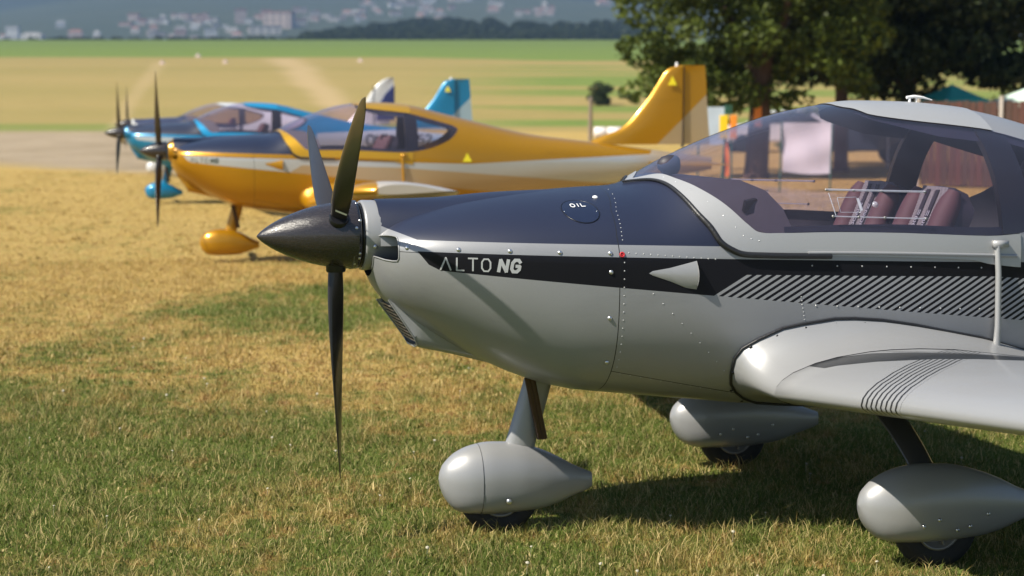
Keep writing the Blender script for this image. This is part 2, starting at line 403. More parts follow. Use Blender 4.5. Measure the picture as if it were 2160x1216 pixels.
# bushes on the rising ground
def bush(label, u, v, d, w, h, mat, seed, cat='bush', size=.11, per=420, stem=False, name='bush', group='bushes beyond the field edge'):
    p = at(u, v, d); z = terr(p.x, p.y)
    t = thing(name, label, cat, (p.x, p.y, z), 0, group)
    rr = w * .28
    B = rblobs(14, (0, 0, h * .55), (w * .42, w * .42, h * .42), rr, .05, seed)
    g = G(); g.tube([(0, 0, -.2), (0, 0, h * .5)], [w * .05, w * .03], 6, False); link('trunk', g.mesh('trunk'), M_bark, t)
    link('crown', leaves_mesh('crown', blob_pts(B, 160 / max(.02, rr * rr * (rr * .6) ** .5) ), w * .055), mat, t)
p = on_terr(1266, 226, 120, 900); bush('small round dark tree alone on the striped field', 1266, 226, p.y, p.y * 50 / 3855, p.y * 48 / 3855, M_leafB, 41, 'tree', .09, name='field_tree', group='lone trees on the striped field')
p = on_terr(1334, 222, 120, 900); bush('low dark bush right of the lone round tree', 1334, 222, p.y, p.y * 26 / 3855, p.y * 20 / 3855, M_leafB, 42, size=.09)
for i, (u, v, d, w, h, mt, lb) in enumerate([(1500, 252, 78, 1.6, 1.1, M_leafB, 'dark bush just right of the yellow tail fin'), (1690, 244, 64, 1.7, 1.1, M_leafC, 'pale green bush right of the reddish trunk'),
        (1745, 236, 70, 1.5, 1.4, M_leafC, 'pale green bush above the silver canopy front'), (1795, 232, 74, 1.4, 1.9, M_leafC, 'tall pale bush above the silver canopy'), (1845, 230, 66, 1.4, 1.3, M_leafC, 'grey green bush left of the dark leaning trunk'),
        (1890, 228, 72, 1.2, 2.1, M_leafC, 'narrow pale bush left of the teal tent'), (2088, 226, 62, 1.6, 1.9, M_leafC, 'yellow green bush between the two tents'), (2150, 200, 66, 1.5, 2.6, M_leafC, 'bright leafy bush behind the pale tent')]):
    bush(lb, u, v, d, w, h, mt, 50 + i)
# hedge line and wood far off (a mass)
def far_wood():
    B = []; rd = random.Random(5)
    for i in range(420):
        u = rd.uniform(640, 1400); v0 = 90 - (u - 640) * 0.01; t = (u - 640) / 760
        top = 72 - 26 * min(1, t * 2.4) ** .8 + 6 * math.sin(u * .012) ; v = rd.uniform(top, v0)
        d = 930 + (v0 - v) * 9 + rd.uniform(0, 30); q = at(u, v, d); s = rd.uniform(2.2, 4.5); B.append(((q.x, q.y, q.z - 1), (s * 1.3, s, s)))
    for i in range(150):
        u = rd.uniform(-60, 660); v = rd.uniform(83, 88) - (4 if 330 < u < 380 else 0); d = 915 + rd.uniform(0, 25); q = at(u, v, d); s = rd.uniform(1.0, 1.9)
        if (u < 90 and rd.random() < .7): continue
        B.append(((q.x, q.y, q.z - .5), (s * 1.5, s, s)))
    return leaves_mesh('far_wood', blob_pts(B, 9), 1.1)
link('wood', far_wood(), leaf_mat('far wood leaves', (.014, .028, .012), (.05, .075, .025)), label='dark green wooded ridge and hedge line beyond the fields', kind='stuff')

# ------------------------------------------------------------------ the far town
walls = [plain('pale render wall', (.50, .47, .43), .8, nz=.1, scale=.3), plain('pinkish render wall', (.48, .38, .33), .8, nz=.1, scale=.3), plain('white render wall', (.60, .60, .59), .8, nz=.05, scale=.3)]
roofs = [plain('red tile roof', (.30, .12, .08), .8, nz=.1, scale=.5), plain('grey flat roof', (.30, .29, .28), .8, nz=.1, scale=.5)]
mwin = plain('dark far window', (.06, .07, .09), .3)
def house(u, v, w, h, wi, ri, lab, kind=0, grp='large pale buildings of the far hazy town'):
    p = on_terr(u, v, 1500, 6500); W = w / F0 * p.y; H = h / F0 * p.y; D = W * .6
    t = thing('apartment_block' if kind == 0 else 'house', lab, 'building', p, random.uniform(-.3, .3), grp)
    g = G(); g.box((0, 0, H / 2 - 8), (W, D, H + 16)); link('wall', g.mesh('wall', False), walls[wi], t)
    g = G()
    if kind == 0: g.box((0, 0, H + .8), (W + 1, D + 1, 1.6))
    else:
        g.v = [(-W / 2, -D / 2, H), (W / 2, -D / 2, H), (W / 2, D / 2, H), (-W / 2, D / 2, H), (-W / 2 + D * .3, 0, H * 1.35), (W / 2 - D * .3, 0, H * 1.35)]; g.f = [(0, 1, 5, 4), (1, 2, 5), (2, 3, 4, 5), (3, 0, 4), (3, 2, 1, 0)]
    link('roof', g.mesh('roof', False), roofs[ri], t)
    nx = max(3, int(W / 9)); nz = max(2, int(H / 6)); g = G()
    for i in range(nx):
        for j in range(nz): g.box((-W / 2 + W * (i + .5) / nx, -D / 2 - .05, H * (j + .5) / nz), (W / nx * .45, .3, H / nz * .4))
    o = link('window', g.mesh('window', False), mwin, t); o['kind'] = 'stuff'
rd = random.Random(9)
big = [(28, 84, 26, 26, 2, 1, 'tall white block at the far left edge of the town'), (70, 88, 44, 14, 2, 1, 'long low white hall at the far left of the town'), (128, 60, 20, 12, 2, 1, 'small white building alone above the left of the town'), (6, 86, 12, 10, 2, 0, 'small white house at the very left of the town'),
       (160, 82, 30, 14, 1, 0, 'pinkish block right of the long white hall'), (205, 84, 14, 14, 2, 1, 'narrow white house left of the dark hedge'), (445, 78, 26, 16, 2, 1, 'white block low in the middle of the town'), (500, 86, 24, 13, 2, 0, 'white house low beside the hedge line'), (508, 52, 24, 30, 1, 0, 'tall pinkish block high in the town centre'),
       (590, 60, 60, 32, 1, 0, 'largest pinkish block in the town centre'), (560, 74, 66, 16, 0, 1, 'long pale block below the largest pinkish one'), (410, 66, 18, 12, 2, 1, 'small white block left of the town centre')]
for b in big: house(*b[:6], b[6], 0 if b[3] > 14 else 1)
zones = [(235, 470, 38, 60, 26, 'long upper left row of the far town'), (470, 640, 30, 72, 14, 'dense centre of the far town around its largest block'), (620, 770, 25, 50, 16, 'right end of the far town before the wooded ridge'), (760, 960, 2, 44, 26, 'steep quarter above the left end of the wooded ridge'), (230, 420, 66, 84, 9, 'low quarter just above the hedge line'), (1040, 1200, 14, 40, 12, 'slanting row above the middle of the wooded ridge'), (1200, 1310, 6, 22, 4, 'sparse hillside just left of the big trees'), (960, 1050, 2, 20, 4, 'sparse hillside at the top edge above the ridge')]
for (u0, u1, v0, v1, n, zn) in zones:
    for i in range(n):
        u = rd.uniform(u0, u1); v = rd.uniform(v0, v1); w = rd.uniform(10, 26); h = rd.uniform(6, 12)
        house(u, v, w, h, rd.choice([0, 0, 1, 1, 2]), rd.choice([0, 1]), 'pale hazy building in the ' + zn, rd.choice([0, 0, 1]), 'buildings of the ' + zn)

# haze: one closed box of even air
hz = bpy.data.materials.new('haze'); hz.use_nodes = True; hn = hz.node_tree; hn.nodes.clear()
ho = hn.nodes.new('ShaderNodeOutputMaterial'); hv = hn.nodes.new('ShaderNodeVolumePrincipled'); hv.inputs['Color'].default_value = (.38, .60, 1, 1); hv.inputs['Density'].default_value = .00019; hv.inputs['Anisotropy'].default_value = .1
hn.links.new(hv.outputs[0], ho.inputs['Volume'])
g = G(); g.box((0, 5400, 1090), (27000, 11400, 2190)); me = autosmooth(g.mesh('haze', False)); link('haze', me, hz, kind='stuff', label='thin blue summer haze over the valley')
#AIRCRAFT
# ------------------------------------------------------------------ the aircraft (local frame: x from the spinner base towards the tail, -y towards the camera, z up)
ZT = pchip([(.04, 1.16), (.08, 1.19), (.15, 1.225), (.25, 1.252), (.4, 1.28), (.55, 1.298), (.73, 1.312), (.85, 1.32), (1.017, 1.328), (1.085, 1.347), (1.211, 1.417), (1.367, 1.489), (1.526, 1.548), (1.686, 1.599), (1.848, 1.629), (2.012, 1.646), (2.221, 1.642), (2.433, 1.625), (2.56, 1.605), (2.78, 1.549), (3.18, 1.45), (3.79, 1.31), (4.4, 1.235), (4.92, 1.166), (5.76, 1.06)])
ZB = pchip([(.04, 1.0), (.07, .945), (.14, .872), (.24, .798), (.36, .728), (.45, .682), (.58, .622), (.75, .567), (1.0, .534), (1.28, .5), (1.5, .475), (2.0, .45), (2.6, .47), (3.2, .53), (4.2, .68), (5.76, .93)])
WW = pchip([(.04, .13), (.07, .20), (.12, .27), (.2, .325), (.35, .385), (.55, .44), (.8, .48), (1.1, .505), (1.5, .52), (2, .53), (2.6, .5), (3.2, .41), (4, .29), (5, .15), (5.76, .04)])
ZCN = pchip([(.04, 1.12), (.2, 1.10), (.9, 1.06), (2.6, 1.05), (3.6, 1.03), (5.76, 1.0)])
NLO = pchip([(.04, 2.), (.3, 2.3), (.8, 3.), (2.6, 3.), (4, 2.3), (5.76, 2.)])
def _P(x, a):
    c = ZCN(x); s = math.sin(R(abs(a))); k = math.cos(R(abs(a)))
    if a >= 0: return Vector((x, -WW(x) * k, c + (ZT(x) - c) * s))
    n = 2 / NLO(x); return Vector((x, -WW(x) * max(k, 0) ** n, c - (c - ZB(x)) * s ** n))
def _N(x, a):
    a1 = min(a + .5, 90); a0 = a1 - 1
    if a0 < 0 < a1 and a > -.5: a0, a1 = 0, 1
    du = _P(min(x + .004, 5.76), a) - _P(max(x - .004, .04), a); dv = _P(x, a1) - _P(x, a0)
    n = dv.cross(du); n = n.normalized() if n.length > 1e-9 else Vector((0, 0, 1))
    if n.y > 0 and abs(a) < 80: n = -n
    if a > 60 and n.z < 0: n = -n
    if a < -60 and n.z > 0: n = -n
    return n
def SP(x, a, off=0.):
    p = _P(x, a); return p + _N(x, a) * off if off else p
def AZ(x, z):        # the angle on the skin at height z
    c = ZCN(x)
    if z >= c: return math.degrees(math.asin(min(1, (z - c) / (ZT(x) - c))))
    r = min(1, (c - z) / (c - ZB(x))); return -math.degrees(math.asin(min(1, r ** (NLO(x) / 2))))
def SZ(x, z, off=0.): return SP(x, AZ(x, z), off)
def mir(p): return Vector((p[0], -p[1], p[2]))
# boundaries of the canopy (x at a skin angle / skin angle at x)
XUP = pchip([(13.8, 1.431), (15, 1.392), (19.7, 1.353), (32.2, 1.287), (44.9, 1.23), (55.8, 1.192), (75.5, 1.147), (90, 1.085)])
XLO = pchip([(3.9, 1.455), (4.9, 1.331), (7.4, 1.287), (12.1, 1.245), (21, 1.215), (31.6, 1.18), (47.4, 1.152), (61.9, 1.134), (74, 1.11), (90, 1.045)])
ALO = pchip([(1.431, 13.8), (1.6, 12.2), (1.95, 10.4), (2.32, 8.8), (2.45, 9.5), (2.62, 13), (2.75, 19), (2.87, 28), (2.93, 37), (2.958, 44)])
AHI = pchip([(1.885, 90), (1.893, 79.3), (1.936, 72.7), (1.969, 66.3), (2.037, 63.1), (2.286, 58.8), (2.471, 57.5), (2.608, 55), (2.77, 53), (2.9, 51), (2.945, 49), (2.958, 46)])

def stroke(g, pts, w, surf, n=5, off=.0016):
    """a lettering stroke laid on the skin; pts in (x,z), surf(x,z,off) gives the point"""
    for (a, b) in zip(pts[:-1], pts[1:]):
        d = Vector((b[0] - a[0], b[1] - a[1])); L = d.length
        if L < 1e-6: continue
        d /= L; q = Vector((-d.y, d.x)) * w / 2; a_ = Vector(a) - d * w * .25; b_ = Vector(b) + d * w * .25
        rows = [[surf(*(a_.lerp(b_, t) + q * k), off) for k in (-1, 1)] for t in lin(0, 1, max(2, int(L / .012) + 2))]
        g.grid(rows)
GL = {'^': [[(0, 0), (.5, 1), (1, 0)]], 'L': [[(0, 1), (0, 0), (.9, 0)]], 'T': [[(0, 1), (1, 1)], [(.5, 1), (.5, 0)]],
      'O': [[(.25, 0), (.75, 0), (1, .25), (1, .75), (.75, 1), (.25, 1), (0, .75), (0, .25), (.25, 0)]], 'N': [[(0, 0), (0, 1), (1, 0), (1, 1)]],
      'G': [[(1, .8), (.75, 1), (.25, 1), (0, .75), (0, .25), (.25, 0), (.75, 0), (1, .2), (1, .48), (.55, .48)]], 'I': [[(.5, 0), (.5, 1)]],
      'K': [[(0, 0), (0, 1)], [(1, 1), (.05, .48), (1, 0)]], '-': [[(.1, .5), (.9, .5)]], 'W': [[(0, 1), (.25, 0), (.5, .8), (.75, 0), (1, 1)]],
      'U': [[(0, 1), (0, .2), (.25, 0), (.75, 0), (1, .2), (1, 1)]], 'S': [[(1, .85), (.75, 1), (.25, 1), (0, .78), (.2, .54), (.8, .46), (1, .22), (.75, 0), (.25, 0), (0, .15)]],
      '5': [[(.95, 1), (.1, 1), (.05, .55), (.7, .6), (1, .35), (.7, 0), (0, .08)]], '2': [[(0, .8), (.25, 1), (.75, 1), (1, .75), (0, 0), (1, 0)]]}
def letters(g, txt, x0, z0, cw, ch, gap, w, surf, slope=0., shear=0., off=.0016):
    x = x0
    for c in txt:
        if c == ' ': x += cw * .7; continue
        k = .3 if c == 'I' else 1.
        for s in GL[c]:
            P = [(x + (q[0] * k if c != 'I' else .15) * cw + q[1] * ch * shear, z0 + q[1] * ch) for q in s]
            P = [(a, b + (a - x0) * slope) for a, b in P]; stroke(g, P, w, surf, off=off)
        x += cw * k + gap

def paint(name, base, metal, rough, stripe, hatch, navy, aft=None, coat=.5, fl=.06):
    """sprayed livery of the skin, laid out in the aircraft's own side view (x, z)"""
    m = Mt(name, base, rough, metal, coat); x, y, z = m.xyz(); m.set('Coat Roughness', .12); m.set('Coat Roughness', .12)
    fn = m.noise(260, 2); big = m.noise(1.3, 3)
    b0 = m.mix(fn, tuple(c * (1 - fl) for c in base), tuple(min(1, c * (1 + fl)) for c in base))
    gr = m.noise(3.2, 7, .75, stretch=(.35, 1, 1.6)); b0 = m.mix((big - .5) * .25, b0, tuple(c * .8 for c in base)); b0 = m.mix(gr.step(.52, .80) * .35, b0, tuple(c * .62 for c in base))
    zt = x * -.033 + 1.118; zb = x * -.1035 + 1.069; ht = (x * -.0314 + 1.059).mn(x * -.085 + 1.185)
    u = x - (z - .947) / .588                       # runs along a slanted hatch line
    band = z.lt(zt) * z.gt(zb) * (x - .162 + (z - 1.113) * .78).gt(0)._op('MULTIPLY', (x - .205 + (z - 1.062) * 1.9).gt(0).v)
    hz_ = z.lt(ht) * u.gt(1.226) * z.gt(zb) * x.lt(4.9)
    fr = ((u - 1.226) / .0405).fract(); ln = hz_ * fr.lt(.52)
    col = m.mix(band, b0, stripe)
    if aft is not None:                              # stripe colour sweeps up into the fin; hatch in a second colour over the base
        col = m.mix(hz_, col, hatch); col = m.mix(ln * .35, col, b0)
        dg = (z - 1.074).lt((x - 5.026) * .973) * x.gt(4.5); low = z.lt((x - 3.1) * .042 + 1.018 + (aft - 1)) * x.gt(3.1) * z.gt(ht); dg = dg.mx(low)
        col = m.mix(dg, col, m.mix(x.step(4.7, 5.3), stripe, hatch))
    else: col = m.mix(ln, col, b0)
    nv = (z.gt(x * -.028 + 1.157)) * z.gt(x * -.42 + 1.222) * x.lt(1.4) * x.gt(.05)
    if navy is not None: col = m.mix(nv, col, navy)
    seam = ((x - .865 + (z - 1.16).mx(0) * -.18 - (z - 1.25).mx(0) * .5).abs()).lt(.0016)
    seam = seam.mx(((z - (x * -.028 + 1.112)).abs().lt(.0011)) * x.lt(.865) * x.gt(.1))
    seam = seam.mx(((z - (x * -.215 + .85)).abs().lt(.0012)) * x.lt(1.37) * x.gt(.865))
    col = m.mix(seam, col, (.01, .01, .012)); m.set('Base Color', col)
    if metal:
        mm = (band * -1 + 1) if stripe[0] < .1 else band * 0 + 1
        m.set('Metallic', (mm * (nv * -1 + 1)) * metal)
    if stripe[0] < .1: m.set('Coat Weight', (band * (ln * -1 + 1) * -.85 + 1) * coat); m.set('Specular IOR Level', band * -.35 + .5)
    m.set('Roughness', (nv * .08 + rough) + (big - .5) * .08)
    wv = m.noise(2.2, 2, .4); m.bump(wv, .10, .03)
    return m
def wing_paint(name, base, metal, rough, line, fl=.05, coat=.5, lines=True, back=None):
    m = Mt(name, base, rough, metal, coat); x, y, z = m.xyz(); fn = m.noise(240, 2); m.set('Coat Roughness', .12)
    col = m.mix(fn, tuple(c * (1 - fl) for c in base), tuple(min(1, c * (1 + fl)) for c in base))
    if lines:
        ay = y.abs(); s = ay + (x - 1.37).mx(0).pw(1.6) * 1.15
        pin = ((s - 1.35) / .031).fract().lt(.36) * s.gt(1.35) * s.lt(1.60)
        col = m.mix(pin, col, line)
        wdg = ay.gt((x * .5 - .09).mx(x * 1.42 - 1.672)) * ay.lt(x * 1.5 - 1.40) * z.gt(.62) * x.gt(1.5)
        col = m.mix(wdg, col, line)
        h2 = ((x * 1.3 - ay) / .045).fract().lt(.5) * x.gt(1.78) * ay.lt(x * 1.42 - 1.672) * ay.gt(x * 1.42 - 1.80) * z.gt(.62); col = m.mix(h2 * .85, col, line)
    if back: col = m.mix(x.gt(1.75), col, back)
    m.set('Base Color', col); m.bump(m.noise(2.2, 2, .4), .08, .03)
    return m

# shared materials
gl = bpy.data.materials.new('tinted canopy glass'); gl.use_nodes = True; t = gl.node_tree; t.nodes.clear()
o_ = t.nodes.new('ShaderNodeOutputMaterial'); tp = t.nodes.new('ShaderNodeBsdfTransparent'); tp.inputs[0].default_value = (.85, .785, .87, 1)
gs = t.nodes.new('ShaderNodeBsdfGlossy'); gs.inputs['Roughness'].default_value = .03; gs.inputs[0].default_value = (.9, .93, 1, 1)
fr = t.nodes.new('ShaderNodeLayerWeight'); mxs = t.nodes.new('ShaderNodeMixShader'); fc = X(t, fr.outputs['Facing']).pw(3.6) * .80 + .04
df = t.nodes.new('ShaderNodeBsdfDiffuse'); df.inputs[0].default_value = (.55, .52, .66, 1); mxd = t.nodes.new('ShaderNodeMixShader')   # pale lavender veil of reflected sky, put into the colour
tx_ = t.nodes.new('ShaderNodeTexCoord'); dn = t.nodes.new('ShaderNodeTexNoise'); dn.inputs['Scale'].default_value = 3; t.links.new(tx_.outputs['Object'], dn.inputs['Vector'])
t.links.new((X(t, dn.outputs[0]) * .04 + .012).v, mxd.inputs[0]); t.links.new(tp.outputs[0], mxd.inputs[1]); t.links.new(df.outputs[0], mxd.inputs[2])
t.links.new(fc.v, mxs.inputs[0]); t.links.new(mxd.outputs[0], mxs.inputs[1]); t.links.new(gs.outputs[0], mxs.inputs[2]); t.links.new(mxs.outputs[0], o_.inputs[0]); M_glass = gl
cb = Mt('carbon black', (.012, .011, .012), .22, 0, .6); cx, cy, cz = cb.xyz(); cn = cb.noise(9, 4, .7, stretch=(1.2, 9, 22), dist=1.8); cb.set('Base Color', cb.mix(cn, (.006, .006, .008), (.045, .036, .036)))
cb.set('Roughness', cn * .25 + .14); cb.bump(cn, .22, .006); M_carbon = cb.m
bl = Mt('blade carbon', (.012, .010, .009), .33, 0, .35, .5); bl.xyz(); bn = bl.noise(60, 3, .6, stretch=(6, .4, .4)); bl.set('Base Color', bl.mix(bn, (.010, .008, .007), (.030, .024, .018))); bl.set('Roughness', .30); M_blade = bl.m
M_rubber = plain('tyre rubber', (.012, .012, .012), .8, nz=.2, scale=60, bump=.2)
M_seal = plain('black rubber seal', (.016, .016, .018), .45, nz=.15, scale=80, bump=.2)
M_chrome = plain('bare metal', (.62, .62, .63), .28, .9, nz=.05)
M_rim = plain('wheel rim alloy', (.20, .195, .19), .4, .6)
M_dark = plain('dark cockpit plastic', (.030, .027, .038), .55, nz=.15)
M_black = plain('black gloss', (.008, .008, .010), .3, nz=.1)
M_maroon = plain('maroon seat leather', (.082, .036, .040), .7, nz=.10, scale=14, bump=.15)
M_belt = plain('seat belt webbing', (.022, .018, .024), .6)
M_white = plain('white print', (.80, .80, .80), .5)
M_grey = plain('grey print', (.46, .47, .49), .4, .3)
M_brown = plain('dark brown bar', (.065, .035, .02), .35, .4)
M_yellow = plain('yellow sticker', (.85, .72, .02), .5)
M_acr = bpy.data.materials.new('clear acrylic edge'); M_acr.use_nodes = True; b_ = M_acr.node_tree.nodes['Principled BSDF']; b_.inputs['Base Color'].default_value = (.50, .52, .62, 1); b_.inputs['Roughness'].default_value = .12; b_.inputs['Alpha'].default_value = .42
wv = Mt('woven seat fabric', (.10, .10, .10), .8); wx, wy, wz = wv.xyz(); ch = ((wy * 95).fract().gt(.5)) - ((wz * 95).fract().gt(.5)); wv.set('Base Color', wv.mix(ch.abs(), (.03, .028, .032), (.30, .29, .29))); M_woven = wv.m

def naca(n=13):
    cs = [0, .005, .02, .05, .11, .17, .26, .32, .40, .5, .7, .85, 1.0]
    return [(c, .6 * 1.25 * (.2969 * c ** .5 - .126 * c - .3516 * c * c + .2843 * c ** 3 - .1015 * c ** 4)) for c in cs]
def wing_sec(y, le, ch, z, tk=1.):
    """closed loop TE -> top -> LE -> bottom -> TE"""
    N = naca(); top = [(le + c * ch, y, z + ch * (t * .155 * tk / .15 * 1.05 + .022 * math.sin(math.pi * c))) for c, t in N]; bot = [(le + c * ch, y, z + ch * (-t * .155 * tk / .15 * .62 + .01 * math.sin(math.pi * c))) for c, t in N]
    return top[::-1] + bot[1:]
LEZ = .607
def pant(g, x0, L, y, w=.10, up=0.):
    T = [(0, .215, .215, .0), (.015, .175, .255, .3), (.05, .13, .285, .52), (.11, .092, .315, .74), (.2, .078, .338, .92), (.32, .074, .350, 1.), (.48, .075, .345, .97), (.62, .080, .322, .84), (.76, .098, .285, .62), (.88, .125, .243, .38), (.97, .142, .218, .22), (1., .150, .210, .12)]
    zt = pchip([(t[0], t[2]) for t in T]); zb = pchip([(t[0], t[1]) for t in T]); wd_ = pchip([(t[0], t[3]) for t in T]); rows = []
    for i in range(29):
        t = (i / 28) ** 1.35; a, b, ww = zb(t), zt(t), wd_(t) * w
        c = lerp(a, b, .5); row = []
        for k in range(28):
            q = 2 * math.pi * k / 28; cc, ss = math.cos(q), math.sin(q); n = 2 / (2.0 if ss > 0 else 2.8)
            row.append((x0 + L * t, y + ww * math.copysign(abs(cc) ** n, cc), c + up + (b - c) * math.copysign(abs(ss) ** n, ss)))
        rows.append(row)
    g.grid(rows, closeu=True, flip=True); g.cap(rows[-1], True)
    return lambda i, lean: [(x_ + lean * (z_ - .2), y_ + math.copysign(.0012, y_ - y), z_) for x_, y_, z_ in rows[i]]

def aircraft(loc, yaw, label, liv, blade_a, spin=(.127, .371), RB=.905, near=False, fin='square', reg=False, group='light aircraft parked in a row on the meadow'):
    t = thing('light_aircraft', label, 'aircraft', (loc[0], loc[1], 0), R(yaw), group)
    body, wingm, glm = liv['body'], liv['wing'], liv['trim']
    st = 1 if near else 2
    # --- cowling and fuselage skin
    def x0f(a):
        z = SP(.1, a).z if abs(a) < 60 else 9
        if z > 1.2 or z < 1.03: return 0.
        q = max(0, min(1, (1.185 - z) / .03, (z - 1.045) / .035)); return .066 * q * q * (3 - 2 * q)
    angs = [-90, -84, -78, -72, -66, -60, -55, -50, -45, -40, -35, -32, -29, -26, -24, -22, -20, -18, -16, -14, -12, -10, -7, -4, -1.5, 0, 1.5, 3.9, 6, 8, 11, 14, 17, 20, 23, 26, 29, 32, 35, 38, 41, 45, 50, 55, 60, 65, 70, 75, 80, 85, 90]
    xs = [.04, .05, .06, .075, .09, .105, .12, .14, .165, .19, .22, .26, .31, .36, .42, .48, .55, .62, .7, .78, .865]
    def nose(x, a): return x + x0f(a) * max(0, 1 - (x - .04) / .2) ** 1.5
    for nm, sd in (('cowling', 1),):
        g = G()
        for f in (lambda p: p, mir):
            rows = [[f(SP(nose(x, a), a)) for x in xs] for a in angs]; g.grid(rows, flip=(f is mir))
        # central ridge over the gearbox
        rr = []
        for i in range(22):
            q = i / 21; x = .064 + q * .75; w = .133 + .10 * q ** .8; zt = pchip([(0, 1.286), (.28, 1.289), (.6, 1.306), (1, 1.316)])(q)
            rr.append([(x, -w * math.cos(R(a)), 1.12 + (zt - 1.12) * abs(math.sin(R(a))) ** .9) for a in lin(0, 180, 25)])
        g.grid(rr, flip=False)
        me = g.mesh(nm, True, 1e-5); cw = link(nm, me, body, t)
    me = None
    g = G()
    xb = [.865, .92, .98, 1.05, 1.12, 1.2, 1.28, 1.36, 1.455] + lin(1.55, 2.47, 9) + [2.53, 2.6, 2.68, 2.76, 2.84, 2.9, 2.958] + lin(3.05, 5.76, 20)
    lowA = [a for a in angs if a <= 3.9]; upA = [a for a in angs if a >= 3.9]
    for f in (lambda p: p, mir):
        fl = f is mir
        g.grid([[f(SP(x, a)) for x in xb] for a in lowA], flip=fl)
        g.grid([[f(SP(lerp(.865, XLO(a) + .012, k / 8), a)) for k in range(9)] for a in upA], flip=fl)
        x1 = [x for x in xb if 2.46 <= x <= 2.96]
        g.grid([[f(SP(x, lerp(3.9, ALO(x), k / 6))) for x in x1] for k in range(7)], flip=fl)
        g.grid([[f(SP(x, lerp(AHI(x), 90, k / 8))) for x in x1] for k in range(9)], flip=fl)
        x2 = [x for x in xb if x >= 2.957]; mid = 45
        g.grid([[f(SP(x, lerp(3.9, mid, k / 8))) for x in x2] for k in range(9)], flip=fl)
        g.grid([[f(SP(x, lerp(mid, 90, k / 8))) for x in x2] for k in range(9)], flip=fl)
    link('fuselage', g.mesh('fuselage', True, 1e-5), body, t)
    # ring round the spinner base with the inlets' inner wall
    g = G(); sc = spin[0] / .127
    g.lathe([(.012, spin[0] - .006), (.012, spin[0] + .001), (.02, spin[0] + .004), (.075, .1295), (.15, .1295)], (0, 0, 1.152)); link('nose_ring', g.mesh('nose_ring'), glm, t)
    g = G(); g.lathe([(.004, .0), (.004, spin[0] - .008), (.03, spin[0] - .008)], (0, 0, 1.152)); g.box((.17, 0, 1.115), (.004, .50, .11)); link('inlet_duct', g.mesh('inlet_duct', False), M_black, t)
    for s in (1, -1):
        g = G(); pts = [SP(nose(.04, a), a, .001) for a in angs if -46 < a < 62]
        if s < 0: pts = [mir(p) for p in pts]
        g.tube(pts, .0028, 8); link('inlet_lip', g.mesh('inlet_lip'), glm, t)
    # --- chin scoop with oil cooler grille
    g = G(); rows = []
    for x, zb, zt, w in ((.105, .875, .90, .085), (.135, .80, .88, .10), (.20, .742, .86, .112), (.225, .732, .84, .114), (.28, .720, .80, .112), (.36, .700, .76, .10), (.46, .672, .72, .085), (.60, .630, .66, .06)):
        rows.append([(x, -w, zt), (x, -w, lerp(zb, zt, .35)), (x, -w * .9, zb + .012), (x, -w * .6, zb), (x, w * .6, zb), (x, w * .9, zb + .012), (x, w, lerp(zb, zt, .35)), (x, w, zt)])
    OPN = [(.098, -.098, .918), (.192, -.112, .775), (.207, -.100, .748), (.206, -.06, .736), (.206, .06, .734), (.205, .100, .745), (.190, .110, .77), (.094, .098, .900)]
    g.grid(rows[2:], flip=True)
    g.grid([OPN, rows[2]], flip=True)
    sc_ = link('chin_scoop', autosmooth(g.mesh('chin_scoop', True, 1e-5), 50), body, t)
    g = G(); g.tube(OPN, .0032, 8); INN = [(a + (.024 if i not in (0, 7) else .016), b * .93, c + .006) for i, (a, b, c) in enumerate(OPN)]; g.grid([OPN, INN], flip=False); link('scoop_lip', g.mesh('scoop_lip'), glm, sc_)
    g = G(); g.v = [(.113, -.092, .922), (.224, -.104, .752), (.222, .104, .750), (.109, .092, .905)]; g.f = [(0, 1, 2, 3)]; link('grille', g.mesh('grille', False), M_black, sc_)
    if near:
        for k in range(9):
            q = (k + .5) / 9; g = G(); g.box((.108 + .100 * q, -.0, .900 - .145 * q), (.014, .190 + .01 * q, .004)); link('slat', g.mesh('slat', False), M_rim, sc_)
    # --- canopy: frame, glass, roof
    g = G(); par = lin(0, 1, 60)
    lo = [(1.045, 90), (1.11, 74), (1.134, 61.9), (1.152, 47.4), (1.18, 31.6), (1.215, 21), (1.245, 12.1), (1.287, 7.4), (1.331, 4.9), (1.455, 3.6), (1.9, 1.7), (2.33, -.3), (2.47, -.8)]
    up = [(1.085, 90), (1.147, 75.5), (1.172, 62), (1.218, 47.4), (1.287, 32.2), (1.353, 19.7), (1.392, 15), (1.431, 13.8), (1.47, 13.4), (1.53, 12.8), (1.9, 10.5), (2.33, 8.6), (2.47, 9.4)]
    ss = [i / 12 for i in range(13)]; f1, f2, f3, f4 = [pchip(list(zip(ss, [p[k] for p in P]))) for P, k in ((lo, 0), (lo, 1), (up, 0), (up, 1))]
    for f in (lambda p: p, mir):
        rows = []
        for k, off in ((0, .000), (0, .006), (.5, .0065), (1, .006), (1, 0.)):
            rows.append([f(SP(lerp(f1(q), f3(q), k), lerp(f2(q), f4(q), k), off)) for q in par])
        g.grid(rows, flip=(f is mir))
    cf = link('canopy_frame', autosmooth(g.mesh('canopy_frame', True, 1e-5), 50), liv.get('sash', liv['frame']), t)
    g = G(); q0 = 9.55 / 12
    for f in ((lambda p: p), mir):
        pts = [f(SP(f1(q), f2(q), .007)) for q in lin(0, q0, 50)]; g.tube(pts, [lerp(.004, .011, min(1, i / 25)) for i in range(50)], 8)
    link('canopy_seal', g.mesh('canopy_seal'), M_seal, cf)
    g = G()
    for f in ((lambda p: p), mir): g.tube([f(SP(x, lerp(3.0, -.1, (x - 1.58) / .87) + 1.1, .007)) for x in lin(1.58, 2.45, 14)], .0065, 8)
    link('sill_lip', g.mesh('sill_lip'), liv['trim'], cf)
    g = G()
